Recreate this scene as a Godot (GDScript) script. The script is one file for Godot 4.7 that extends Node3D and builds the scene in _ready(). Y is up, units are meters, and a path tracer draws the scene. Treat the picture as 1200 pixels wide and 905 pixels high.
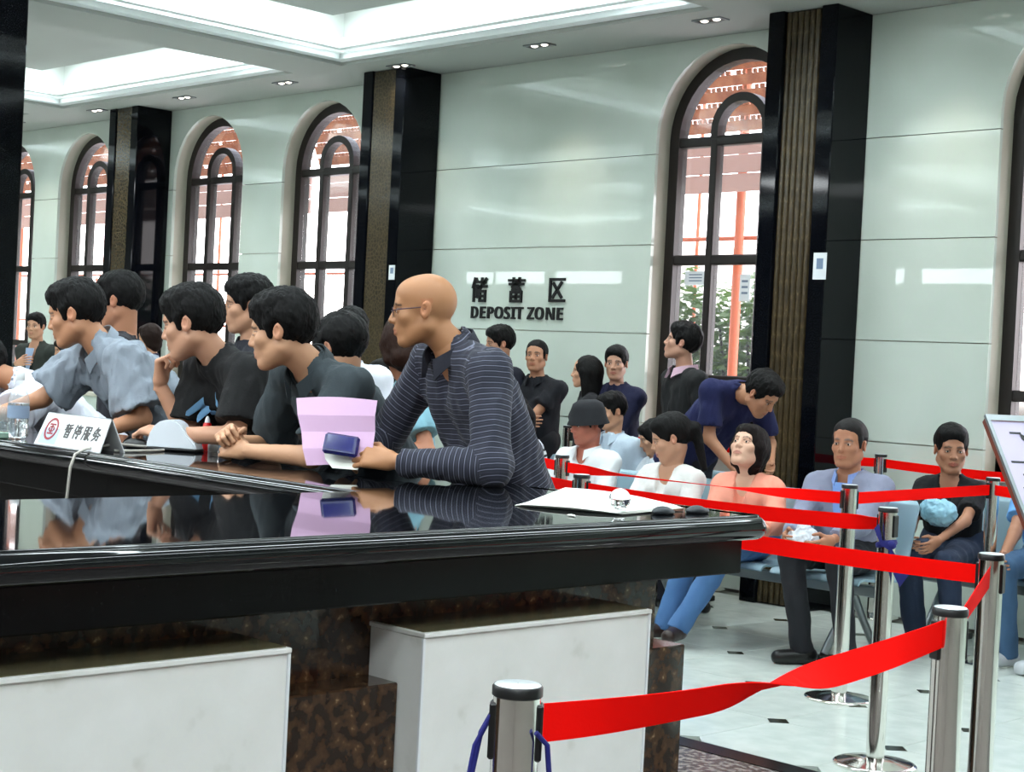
extends Node3D

var M := {}
var used := {}
var rng := RandomNumberGenerator.new()


# ---------------------------------------------------------------- mesh building
class MB:
	var v := PackedVector3Array()
	var n := PackedVector3Array()
	var c := PackedColorArray()
	var uv := PackedVector2Array()
	var ix := PackedInt32Array()
	var col := Color.WHITE

	func vert(p: Vector3, nn: Vector3, t := Vector2.ZERO) -> int:
		v.append(p)
		n.append(nn)
		c.append(col)
		uv.append(t)
		return v.size() - 1

	func tri(a: int, b: int, d: int) -> void:
		var g := (v[b] - v[a]).cross(v[d] - v[a])
		if g.dot(n[a] + n[b] + n[d]) > 0.0:
			ix.append_array([a, d, b])
		else:
			ix.append_array([a, b, d])

	func face(pts: Array, nn: Vector3) -> void:
		var s := v.size()
		for p in pts:
			vert(p, nn)
		for i in range(1, pts.size() - 1):
			tri(s, s + i, s + i + 1)

	func quad_uv(a: Vector3, b: Vector3, d: Vector3, e: Vector3, nn: Vector3) -> void:
		var s := v.size()
		vert(a, nn, Vector2(0, 0))
		vert(b, nn, Vector2(1, 0))
		vert(d, nn, Vector2(1, 1))
		vert(e, nn, Vector2(0, 1))
		tri(s, s + 1, s + 2)
		tri(s, s + 2, s + 3)

	# a box with chamfered edges
	func box(ctr: Vector3, size: Vector3, bev := 0.0, b := Basis()) -> MB:
		var h := size * 0.5
		bev = minf(bev, minf(h.x, minf(h.y, h.z)) * 0.9)
		var q := func(sx: float, sy: float, sz: float, ax: int) -> Vector3:
			var p := Vector3(sx * h.x, sy * h.y, sz * h.z)
			if ax != 0: p.x -= sx * bev
			if ax != 1: p.y -= sy * bev
			if ax != 2: p.z -= sz * bev
			return ctr + b * p
		for s in [-1.0, 1.0]:
			face([q.call(s, -1, -1, 0), q.call(s, 1, -1, 0), q.call(s, 1, 1, 0), q.call(s, -1, 1, 0)], b * Vector3(s, 0, 0))
			face([q.call(-1, s, -1, 1), q.call(1, s, -1, 1), q.call(1, s, 1, 1), q.call(-1, s, 1, 1)], b * Vector3(0, s, 0))
			face([q.call(-1, -1, s, 2), q.call(1, -1, s, 2), q.call(1, 1, s, 2), q.call(-1, 1, s, 2)], b * Vector3(0, 0, s))
		if bev > 0.0:
			for s in [-1.0, 1.0]:
				for t in [-1.0, 1.0]:
					face([q.call(s, t, -1, 0), q.call(s, t, 1, 0), q.call(s, t, 1, 1), q.call(s, t, -1, 1)], (b * Vector3(s, t, 0)).normalized())
					face([q.call(s, -1, t, 0), q.call(s, 1, t, 0), q.call(s, 1, t, 2), q.call(s, -1, t, 2)], (b * Vector3(s, 0, t)).normalized())
					face([q.call(-1, s, t, 1), q.call(1, s, t, 1), q.call(1, s, t, 2), q.call(-1, s, t, 2)], (b * Vector3(0, s, t)).normalized())
					for r in [-1.0, 1.0]:
						face([q.call(s, t, r, 0), q.call(s, t, r, 1), q.call(s, t, r, 2)], (b * Vector3(s, t, r)).normalized())
		return self

	# a swept tube; rad may be one number or one per point
	func tube(pts: Array, rad, seg := 10, caps := true, flat_scale := 1.0) -> MB:
		var m := pts.size()
		var up := Vector3.UP
		var t0: Vector3 = (pts[1] - pts[0]).normalized()
		if absf(t0.y) > 0.9:
			up = Vector3.RIGHT
		var side := t0.cross(up).normalized()
		var first := v.size()
		for i in m:
			var t: Vector3 = (pts[mini(i + 1, m - 1)] - pts[maxi(i - 1, 0)]).normalized()
			side = (side - t * side.dot(t)).normalized()
			var o := side.cross(t)
			var r: float = rad[i] if rad is Array else rad
			for k in seg:
				var a := TAU * k / seg
				var d := side * cos(a) + o * sin(a) * flat_scale
				vert(pts[i] + d * r, (side * cos(a) * flat_scale + o * sin(a)).normalized(), Vector2(float(k) / seg, float(i)))
		for i in m - 1:
			for k in seg:
				var a := first + i * seg + k
				var b := first + i * seg + (k + 1) % seg
				tri(a, b, b + seg)
				tri(a, b + seg, a + seg)
		if caps:
			for e in [0, m - 1]:
				var nn: Vector3 = ((pts[0] - pts[1]) if e == 0 else (pts[m - 1] - pts[m - 2])).normalized()
				var ring := []
				for k in seg:
					ring.append(v[first + e * seg + k])
				face(ring, nn)
		return self

	# a profile of (radius, height) turned about the y axis of xf
	func lathe(prof: Array, seg := 24, xf := Transform3D()) -> MB:
		var segn := []
		for i in prof.size() - 1:
			var d: Vector2 = prof[i + 1] - prof[i]
			segn.append(Vector2(d.y, -d.x).normalized())
		for i in prof.size() - 1:
			var na: Vector2 = segn[i]
			var nb: Vector2 = segn[i]
			if i > 0 and segn[i - 1].dot(segn[i]) > 0.7: na = (segn[i - 1] + segn[i]).normalized()
			if i < segn.size() - 1 and segn[i + 1].dot(segn[i]) > 0.7: nb = (segn[i + 1] + segn[i]).normalized()
			var s := v.size()
			for k in seg + 1:
				var a := TAU * k / seg
				var e := Vector3(cos(a), 0, sin(a))
				vert(xf * (e * prof[i].x + Vector3.UP * prof[i].y), xf.basis * (e * na.x + Vector3.UP * na.y), Vector2(float(k) / seg, prof[i].y))
				vert(xf * (e * prof[i + 1].x + Vector3.UP * prof[i + 1].y), xf.basis * (e * nb.x + Vector3.UP * nb.y), Vector2(float(k) / seg, prof[i + 1].y))
			for k in seg:
				var a := s + k * 2
				tri(a, a + 2, a + 3)
				tri(a, a + 3, a + 1)
		return self

	# a flat outline (in the xy plane of xf) given a depth along z, from z = 0 back to -depth
	func prism(poly: PackedVector2Array, depth: float, xf := Transform3D()) -> MB:
		if Geometry2D.is_polygon_clockwise(poly):
			poly = poly.duplicate()
			poly.reverse()
		var tr := Geometry2D.triangulate_polygon(poly)
		for z in [0.0, -depth]:
			var s := v.size()
			var nn := xf.basis * Vector3(0, 0, 1.0 if z == 0.0 else -1.0)
			for p in poly:
				vert(xf * Vector3(p.x, p.y, z), nn, p)
			for i in range(0, tr.size(), 3):
				tri(s + tr[i], s + tr[i + 1], s + tr[i + 2])
		var cnt := poly.size()
		var side := []
		for i in cnt:
			var e := poly[(i + 1) % cnt] - poly[i]
			side.append(Vector2(e.y, -e.x).normalized())
		for i in cnt:
			var a := poly[i]
			var b := poly[(i + 1) % cnt]
			var na: Vector2 = side[i]
			var nb: Vector2 = side[i]
			var pn: Vector2 = side[(i + cnt - 1) % cnt]
			var nx: Vector2 = side[(i + 1) % cnt]
			var ln := a.distance_to(b)
			var lp := poly[(i + cnt - 1) % cnt].distance_to(a)
			var lx := b.distance_to(poly[(i + 2) % cnt])
			if pn.dot(na) > 0.85 and maxf(ln, lp) < 4.0 * minf(ln, lp): na = (pn + na).normalized()
			if nx.dot(nb) > 0.85 and maxf(ln, lx) < 4.0 * minf(ln, lx): nb = (nx + nb).normalized()
			var wa := xf.basis * Vector3(na.x, na.y, 0)
			var wb := xf.basis * Vector3(nb.x, nb.y, 0)
			var s := v.size()
			vert(xf * Vector3(a.x, a.y, 0), wa)
			vert(xf * Vector3(b.x, b.y, 0), wb)
			vert(xf * Vector3(b.x, b.y, -depth), wb)
			vert(xf * Vector3(a.x, a.y, -depth), wa)
			tri(s, s + 1, s + 2)
			tri(s, s + 2, s + 3)
		return self

	func ball(ctr: Vector3, r: Vector3, b := Basis(), seg := 16) -> MB:
		var s := v.size()
		var rows := seg / 2
		for i in rows + 1:
			for k in seg + 1:
				var th := PI * i / rows
				var ph := TAU * k / seg
				var e := Vector3(sin(th) * cos(ph), cos(th), sin(th) * sin(ph))
				vert(ctr + b * (e * r), (b * (e / r)).normalized(), Vector2(float(k) / seg, float(i) / rows))
		for i in rows:
			for k in seg:
				var a := s + i * (seg + 1) + k
				tri(a, a + 1, a + seg + 2)
				tri(a, a + seg + 2, a + seg + 1)
		return self

	# a ribbon between two rows of points, with a thickness
	func sheet(A: Array, B: Array, thick := 0.001) -> MB:
		var m := A.size()
		for sd in [1.0, -1.0]:
			var s := v.size()
			for i in m:
				var along: Vector3 = A[mini(i + 1, m - 1)] - A[maxi(i - 1, 0)]
				var nn: Vector3 = along.cross(B[i] - A[i]).normalized() * sd
				vert(A[i] + nn * thick * 0.5, nn, Vector2(float(i) / (m - 1), 0))
				vert(B[i] + nn * thick * 0.5, nn, Vector2(float(i) / (m - 1), 1))
			for i in m - 1:
				var a := s + i * 2
				tri(a, a + 1, a + 3)
				tri(a, a + 3, a + 2)
		var o := v.size()
		var w := m * 2
		var base := o - w * 2
		for i in m - 1:
			for e in [0, 1]:
				var p := [v[base + i * 2 + e], v[base + i * 2 + 2 + e], v[base + w + i * 2 + 2 + e], v[base + w + i * 2 + e]]
				face(p, (A[i] - B[i]).normalized() * (1.0 if e == 0 else -1.0))
		return self

	func mesh(off := Vector3.ZERO) -> ArrayMesh:
		var a := []
		a.resize(Mesh.ARRAY_MAX)
		if off != Vector3.ZERO:
			for i in v.size():
				v[i] -= off
		a[Mesh.ARRAY_VERTEX] = v
		a[Mesh.ARRAY_NORMAL] = n
		a[Mesh.ARRAY_COLOR] = c
		a[Mesh.ARRAY_TEX_UV] = uv
		a[Mesh.ARRAY_INDEX] = ix
		var m := ArrayMesh.new()
		m.add_surface_from_arrays(Mesh.PRIMITIVE_TRIANGLES, a)
		return m


# ---------------------------------------------------------------- a distance field on a grid, meshed by surface nets
class Field:
	var o: Vector3
	var h: float
	var nx: int
	var ny: int
	var nz: int
	var f := PackedFloat32Array()

	func _init(lo: Vector3, hi: Vector3, cell: float) -> void:
		o = lo
		h = cell
		nx = int(ceil((hi.x - lo.x) / h)) + 1
		ny = int(ceil((hi.y - lo.y) / h)) + 1
		nz = int(ceil((hi.z - lo.z) / h)) + 1
		f.resize(nx * ny * nz)
		f.fill(1.0)

	# tapered capsule; ends: 1 cuts flat at a, 2 cuts flat at b
	func cap(a: Vector3, b: Vector3, ra: float, rb: float, k := 0.02, ends := 0, sub := false) -> void:
		var m := maxf(ra, rb) + k + h * 2.5
		var lo := (a.min(b) - Vector3.ONE * m - o) / h
		var hi := (a.max(b) + Vector3.ONE * m - o) / h
		var i0 := maxi(0, int(lo.x)); var i1 := mini(nx - 1, int(hi.x) + 1)
		var j0 := maxi(0, int(lo.y)); var j1 := mini(ny - 1, int(hi.y) + 1)
		var k0 := maxi(0, int(lo.z)); var k1 := mini(nz - 1, int(hi.z) + 1)
		var ab := b - a
		var len := ab.length()
		var inv := 1.0 / maxf(ab.dot(ab), 1e-9)
		var dir := ab / maxf(len, 1e-6)
		var dr := rb - ra
		for kk in range(k0, k1 + 1):
			for j in range(j0, j1 + 1):
				var at := (kk * ny + j) * nx
				var p := Vector3(o.x + i0 * h, o.y + j * h, o.z + kk * h)
				for i in range(i0, i1 + 1):
					var ap := p - a
					var t := clampf(ap.dot(ab) * inv, 0.0, 1.0)
					var d := (ap - ab * t).length() - ra - dr * t
					if ends & 1: d = maxf(d, -ap.dot(dir))
					if ends & 2: d = maxf(d, ap.dot(dir) - len)
					var g := f[at + i]
					if sub:
						d = -d
						var w := maxf(k - absf(d - g), 0.0)
						f[at + i] = maxf(d, g) + w * w * 0.25 / k
					else:
						var w := maxf(k - absf(d - g), 0.0)
						f[at + i] = minf(d, g) - w * w * 0.25 / k
					p.x += h

	func ell(c: Vector3, r: Vector3, k := 0.02, bs := Basis(), sub := false) -> void:
		var m := maxf(r.x, maxf(r.y, r.z)) + k + h * 2.5
		var lo := (c - Vector3.ONE * m - o) / h
		var hi := (c + Vector3.ONE * m - o) / h
		var i0 := maxi(0, int(lo.x)); var i1 := mini(nx - 1, int(hi.x) + 1)
		var j0 := maxi(0, int(lo.y)); var j1 := mini(ny - 1, int(hi.y) + 1)
		var k0 := maxi(0, int(lo.z)); var k1 := mini(nz - 1, int(hi.z) + 1)
		var inv := bs.inverse()
		var ir := Vector3.ONE / r
		var rm := minf(r.x, minf(r.y, r.z))
		for kk in range(k0, k1 + 1):
			for j in range(j0, j1 + 1):
				var at := (kk * ny + j) * nx
				var p := Vector3(o.x + i0 * h, o.y + j * h, o.z + kk * h) - c
				for i in range(i0, i1 + 1):
					var q := inv * p * ir
					var a := q.length()
					var b := (q * ir).length()
					var d := a * (a - 1.0) / b if b > 1e-6 else -rm
					var g := f[at + i]
					if sub:
						d = -d
						var w := maxf(k - absf(d - g), 0.0)
						f[at + i] = maxf(d, g) + w * w * 0.25 / k
					else:
						var w := maxf(k - absf(d - g), 0.0)
						f[at + i] = minf(d, g) - w * w * 0.25 / k
					p.x += h

	# removes everything on the side the normal points to
	func cut(q: Vector3, nn: Vector3) -> void:
		for kk in nz:
			for j in ny:
				var at := (kk * ny + j) * nx
				var d := (Vector3(o.x, o.y + j * h, o.z + kk * h) - q).dot(nn)
				for i in nx:
					if d > f[at + i]: f[at + i] = d
					d += nn.x * h

	func crease(noise: FastNoiseLite, amp: float, sc: Vector3) -> void:
		for kk in nz:
			for j in ny:
				var at := (kk * ny + j) * nx
				for i in nx:
					if absf(f[at + i]) < 0.04:
						f[at + i] += amp * noise.get_noise_3d((o.x + i * h) * sc.x, (o.y + j * h) * sc.y, (o.z + kk * h) * sc.z)

	func to(mb: MB, xf := Transform3D(), paint = null) -> void:
		var cellv := PackedInt32Array()
		cellv.resize(nx * ny * nz)
		cellv.fill(-1)
		var sy := nx
		var sz := nx * ny
		var lim := h * 3.0
		var cells := PackedInt32Array()
		for kk in nz - 1:
			for j in ny - 1:
				var at := kk * sz + j * sy
				for i in nx - 1:
					var q := at + i
					var a := f[q]
					if absf(a) > lim: continue
					var b := f[q + 1]; var c := f[q + sy]; var d := f[q + sy + 1]
					var e := f[q + sz]; var g := f[q + sz + 1]; var l := f[q + sz + sy]; var m := f[q + sz + sy + 1]
					var s := int(a < 0) + int(b < 0) + int(c < 0) + int(d < 0) + int(e < 0) + int(g < 0) + int(l < 0) + int(m < 0)
					if s == 0 or s == 8: continue
					var sum := Vector3.ZERO
					var cnt := 0
					if (a < 0) != (b < 0): sum += Vector3(a / (a - b), 0, 0); cnt += 1
					if (c < 0) != (d < 0): sum += Vector3(c / (c - d), 1, 0); cnt += 1
					if (e < 0) != (g < 0): sum += Vector3(e / (e - g), 0, 1); cnt += 1
					if (l < 0) != (m < 0): sum += Vector3(l / (l - m), 1, 1); cnt += 1
					if (a < 0) != (c < 0): sum += Vector3(0, a / (a - c), 0); cnt += 1
					if (b < 0) != (d < 0): sum += Vector3(1, b / (b - d), 0); cnt += 1
					if (e < 0) != (l < 0): sum += Vector3(0, e / (e - l), 1); cnt += 1
					if (g < 0) != (m < 0): sum += Vector3(1, g / (g - m), 1); cnt += 1
					if (a < 0) != (e < 0): sum += Vector3(0, 0, a / (a - e)); cnt += 1
					if (b < 0) != (g < 0): sum += Vector3(1, 0, b / (b - g)); cnt += 1
					if (c < 0) != (l < 0): sum += Vector3(0, 1, c / (c - l)); cnt += 1
					if (d < 0) != (m < 0): sum += Vector3(1, 1, d / (d - m)); cnt += 1
					var p := o + (Vector3(i, j, kk) + sum / cnt) * h
					var nn := Vector3(b + d + g + m - a - c - e - l, c + d + l + m - a - b - e - g, e + g + l + m - a - b - c - d)
					if paint != null: mb.col = paint.call(p)
					cellv[q] = mb.vert(xf * p, (xf.basis * nn).normalized())
					cells.append(q)
		for q in cells:
			var i := q % nx
			var j := (q / nx) % ny
			var kk := q / sz
			var a := f[q] < 0
			var v0 := cellv[q]
			if j > 0 and kk > 0 and a != (f[q + 1] < 0):
				_quad(mb, v0, cellv[q - sy], cellv[q - sy - sz], cellv[q - sz])
			if i > 0 and kk > 0 and a != (f[q + sy] < 0):
				_quad(mb, v0, cellv[q - 1], cellv[q - 1 - sz], cellv[q - sz])
			if i > 0 and j > 0 and a != (f[q + sz] < 0):
				_quad(mb, v0, cellv[q - 1], cellv[q - 1 - sy], cellv[q - sy])

	func _quad(mb: MB, a: int, b: int, c: int, d: int) -> void:
		if a < 0 or b < 0 or c < 0 or d < 0: return
		mb.tri(a, b, c)
		mb.tri(a, c, d)


# ---------------------------------------------------------------- nodes
func numbered(called: String) -> String:
	if not used.has(called):
		used[called] = 0
		return called
	used[called] += 1
	return "%s_%03d" % [called, used[called]]


func tag(o: Node, label := "", category := "", group := "", kind := "") -> Node:
	if label: o.set_meta("label", label)
	if category: o.set_meta("category", category)
	if group: o.set_meta("group", group)
	if kind: o.set_meta("kind", kind)
	return o


func thing(called: String, at: Vector3, label: String, category: String, group := "", turn := 0.0) -> Node3D:
	var o := Node3D.new()
	o.name = numbered(called)
	o.position = at
	o.rotation.y = turn
	add_child(o)
	tag(o, label, category, group)
	return o


func part(called: String, mesh: Mesh, mat: Material, parent: Node = self, at := Vector3.ZERO) -> MeshInstance3D:
	var o := MeshInstance3D.new()
	o.name = numbered(called) if parent == self else called
	o.mesh = mesh
	o.material_override = mat
	o.position = at
	parent.add_child(o, true)
	return o


func struct(called: String, at := Vector3.ZERO) -> Node3D:
	var o := Node3D.new()
	o.name = called
	o.position = at
	add_child(o)
	o.set_meta("kind", "structure")
	return o


# ---------------------------------------------------------------- materials
func ntex(seed_: int, freq: float, ramp: Array, kind := FastNoiseLite.TYPE_SIMPLEX_SMOOTH, oct := 4, size := 512, normal := 0.0) -> NoiseTexture2D:
	var nz := FastNoiseLite.new()
	nz.seed = seed_
	nz.noise_type = kind
	nz.frequency = freq
	nz.fractal_octaves = oct
	if kind == FastNoiseLite.TYPE_CELLULAR:
		nz.cellular_return_type = FastNoiseLite.RETURN_DISTANCE2_SUB
	var t := NoiseTexture2D.new()
	t.width = size
	t.height = size
	t.seamless = true
	t.noise = nz
	if normal > 0.0:
		t.as_normal_map = true
		t.bump_strength = normal
	elif ramp:
		var g := Gradient.new()
		var off := PackedFloat32Array()
		var cs := PackedColorArray()
		for r in ramp:
			off.append(r[0])
			cs.append(r[1])
		g.offsets = off
		g.colors = cs
		t.color_ramp = g
	return t


func mat(color: Color, rough := 0.6, metal := 0.0, tex: Texture2D = null, scale := 1.0, nrm: Texture2D = null, nscale := 1.0, strength := 1.0) -> StandardMaterial3D:
	var m := StandardMaterial3D.new()
	m.albedo_color = color
	m.roughness = rough
	m.metallic = metal
	if tex or nrm:
		m.uv1_triplanar = true
		m.uv1_world_triplanar = true
		m.uv1_scale = Vector3.ONE * scale
	if tex: m.albedo_texture = tex
	if nrm:
		m.normal_enabled = true
		m.normal_texture = nrm
		m.normal_scale = strength
	return m


func glow(color: Color, energy: float) -> StandardMaterial3D:
	var m := StandardMaterial3D.new()
	m.albedo_color = color
	m.emission_enabled = true
	m.emission = color
	m.emission_energy_multiplier = energy
	return m


func pane(alpha: float, tint := Color.WHITE) -> StandardMaterial3D:
	var m := StandardMaterial3D.new()
	m.albedo_color = Color(tint, alpha)
	m.transparency = BaseMaterial3D.TRANSPARENCY_ALPHA
	m.roughness = 0.02
	return m


var weave: Texture2D

func cloth(color: Color, rough := 0.9) -> StandardMaterial3D:
	var m := mat(color, rough, 0.0, null, 9.0, weave, 9.0, 0.5)
	m.rim_enabled = true
	m.rim = 0.15
	m.rim_tint = 0.7
	return m


func materials() -> void:
	weave = ntex(5, 0.02, [], FastNoiseLite.TYPE_SIMPLEX_SMOOTH, 5, 512, 6.0)
	var speck := ntex(11, 0.09, [[0.0, Color(0.03, 0.032, 0.04)], [0.62, Color(0.04, 0.045, 0.055)], [0.75, Color(0.07, 0.075, 0.09)], [1.0, Color(0.14, 0.15, 0.17)]], FastNoiseLite.TYPE_SIMPLEX, 3)
	M.granite = mat(Color.WHITE.darkened(0.0), 0.035, 0.0, speck, 1.6)
	M.pillar = mat(Color(0.8, 0.85, 0.95), 0.05, 0.0, speck, 1.6)
	M.pillar.metallic_specular = 0.27
	M.granite_dark = mat(Color(0.7, 0.7, 0.7), 0.2, 0.0, speck, 1.6)
	M.granite_dark.metallic_specular = 0.3
	M.cap = mat(Color(0.88, 0.90, 0.92), 0.32, 0.7)
	var emp := ntex(21, 0.011, [[0.0, Color(0.13, 0.085, 0.055)], [0.40, Color(0.155, 0.10, 0.068)], [0.52, Color(0.235, 0.16, 0.105)], [0.70, Color(0.27, 0.185, 0.12)], [0.84, Color(0.33, 0.24, 0.16)], [0.92, Color(0.52, 0.42, 0.31)], [1.0, Color(0.60, 0.5, 0.4)]], FastNoiseLite.TYPE_SIMPLEX, 5, 1024)
	M.brown_marble = mat(Color.WHITE, 0.12, 0.0, emp, 1.5)
	var emp2 := ntex(25, 0.02, [[0.0, Color(0.40, 0.35, 0.26)], [0.08, Color(0.25, 0.215, 0.155)], [0.35, Color(0.185, 0.16, 0.12)], [1.0, Color(0.14, 0.12, 0.09)]], FastNoiseLite.TYPE_CELLULAR, 4, 1024)
	M.fluted = mat(Color(1.25, 1.2, 1.1), 0.2, 0.0, emp2, 1.0)
	M.fluted.uv1_scale = Vector3(1.6, 0.35, 1.6)
	M.mottled = mat(Color(1.15, 1.12, 1.05), 0.16, 0.0, emp2, 1.4)
	var wallt := ntex(31, 0.006, [[0.0, Color(0.775, 0.815, 0.775)], [1.0, Color(0.815, 0.85, 0.815)]], FastNoiseLite.TYPE_SIMPLEX_SMOOTH, 3, 256)
	M.wall = mat(Color.WHITE, 0.02, 0.0, wallt, 0.7)
	M.grout = mat(Color(0.36, 0.38, 0.34), 0.8)
	M.plaster = mat(Color(0.80, 0.80, 0.76), 0.7)
	M.reveal = mat(Color(0.74, 0.72, 0.66), 0.45)
	M.ceil = mat(Color(0.70, 0.71, 0.69), 0.85)
	M.ceil_white = mat(Color(0.93, 0.95, 0.95), 0.6)
	M.frame = mat(Color(0.10, 0.075, 0.065), 0.4)
	M.glass = pane(0.05, Color(0.92, 0.95, 0.95))
	var tilet := ntex(41, 0.01, [[0.0, Color(0.78, 0.81, 0.785)], [1.0, Color(0.85, 0.875, 0.85)]], FastNoiseLite.TYPE_SIMPLEX_SMOOTH, 4, 512)
	M.tile = mat(Color.WHITE, 0.14, 0.0, tilet, 1.0)
	M.tile_dark = mat(Color(0.20, 0.20, 0.155), 0.15)
	var gran := ntex(43, 0.035, [[0.0, Color(0.16, 0.15, 0.15)], [0.45, Color(0.34, 0.32, 0.31)], [0.6, Color(0.50, 0.47, 0.46)], [1.0, Color(0.62, 0.58, 0.56)]], FastNoiseLite.TYPE_SIMPLEX, 4, 512)
	M.floor_granite = mat(Color.WHITE, 0.22, 0.0, gran, 1.2)
	var paintt := ntex(47, 0.008, [[0.0, Color(0.80, 0.80, 0.77)], [0.3, Color(0.885, 0.885, 0.87)], [1.0, Color(0.91, 0.91, 0.90)]], FastNoiseLite.TYPE_SIMPLEX_SMOOTH, 5, 512)
	M.olive = mat(Color(0.34, 0.315, 0.23), 0.25)
	M.panel = mat(Color.WHITE, 0.35, 0.0, paintt, 1.1)
	M.chrome = mat(Color(0.90, 0.89, 0.87), 0.12, 1.0)
	M.black = mat(Color(0.025, 0.025, 0.03), 0.4)
	M.letter = mat(Color(0.03, 0.03, 0.035), 0.35)
	M.belt = mat(Color(0.98, 0.05, 0.03), 0.85, 0.0, null, 14.0, weave, 14.0, 0.25)
	M.belt.metallic_specular = 0.15
	M.cord = mat(Color(0.07, 0.08, 0.42), 0.7)
	M.bench = mat(Color(0.60, 0.71, 0.76), 0.35, 0.25)
	M.steel = mat(Color(0.55, 0.57, 0.58), 0.3, 0.8)
	M.white = mat(Color(0.88, 0.89, 0.90), 0.45)
	M.paper = mat(Color(0.93, 0.93, 0.90), 0.8)
	M.pink = mat(Color(0.90, 0.74, 0.88), 0.8)
	M.device = mat(Color(0.87, 0.89, 0.92), 0.3)
	M.red = mat(Color(0.80, 0.06, 0.06), 0.4)
	M.phone = mat(Color(0.075, 0.085, 0.36), 0.25)
	M.cable = mat(Color(0.72, 0.70, 0.67), 0.5)
	M.lens = pane(0.12)
	M.clear = StandardMaterial3D.new()
	M.clear.albedo_color = Color(0.97, 0.98, 0.99, 0.0)
	M.clear.transparency = BaseMaterial3D.TRANSPARENCY_ALPHA
	M.clear.refraction_enabled = true
	M.clear.refraction_scale = 0.05
	M.clear.roughness = 0.03
	M.plastic = pane(0.16, Color(0.88, 0.92, 0.94))
	M.skin = StandardMaterial3D.new()
	M.skin.vertex_color_use_as_albedo = true
	M.skin.roughness = 0.52
	M.eye = StandardMaterial3D.new()
	M.eye.vertex_color_use_as_albedo = true
	M.eye.roughness = 0.15
	M.scaffold = mat(Color(0.72, 0.35, 0.20), 0.55)
	var boards := ntex(53, 0.02, [[0.0, Color(0.47, 0.25, 0.14)], [0.5, Color(0.58, 0.34, 0.21)], [1.0, Color(0.68, 0.45, 0.31)]], FastNoiseLite.TYPE_SIMPLEX, 4, 256)
	M.board = mat(Color.WHITE, 0.8, 0.0, boards, 1.0)
	M.fascia = mat(Color(0.66, 0.54, 0.51), 0.8)
	M.ground = mat(Color(0.78, 0.74, 0.72), 0.9)
	M.outwall = mat(Color(0.78, 0.78, 0.74), 0.9)
	M.leaf = mat(Color(0.20, 0.30, 0.10), 0.6)
	M.leaf.backlight_enabled = true
	M.leaf.backlight = Color(0.25, 0.35, 0.12)
	M.signboard = mat(Color(0.74, 0.70, 0.81), 0.35)
	M.signframe = mat(Color(0.45, 0.17, 0.08), 0.4)


# ---------------------------------------------------------------- the setting
const WINS := [[-4.42, 0.625], [-7.165, 0.63], [-11.75, 0.60], [-13.58, 0.60], [-15.93, 0.58], [-17.62, 0.58], [-1.6, 0.62]]
const SILL := 0.95
const SPRING := 3.17


func arch(cx: float, hw: float, y0: float, y1: float, n := 18) -> PackedVector2Array:
	var p := PackedVector2Array([Vector2(cx - hw, y0), Vector2(cx + hw, y0)])
	for i in n + 1:
		var a := PI * i / n
		p.append(Vector2(cx + hw * cos(a), y1 + hw * sin(a)))
	return p


# an arched band: the outline minus the same outline drawn in by w
func arch_ring(mb: MB, cx: float, hw: float, y0: float, y1: float, w: float, depth: float, z: float, foot := true, n := 20) -> void:
	var o := []
	var i_ := []
	o.append(Vector2(cx + hw, y0)); i_.append(Vector2(cx + hw - w, y0))
	for i in n + 1:
		var a := PI * i / n
		o.append(Vector2(cx + hw * cos(a), y1 + hw * sin(a)))
		i_.append(Vector2(cx + (hw - w) * cos(a), y1 + (hw - w) * sin(a)))
	o.append(Vector2(cx - hw, y0)); i_.append(Vector2(cx - hw + w, y0))
	for k in o.size() - 1:
		var poly := PackedVector2Array([o[k], o[k + 1], i_[k + 1], i_[k]])
		mb.prism(poly, depth, Transform3D(Basis(), Vector3(0, 0, z)))
	if foot:
		mb.box(Vector3(cx, y0 + w * 0.5, z - depth * 0.5), Vector3(hw * 2, w, depth), 0.006)


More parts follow.
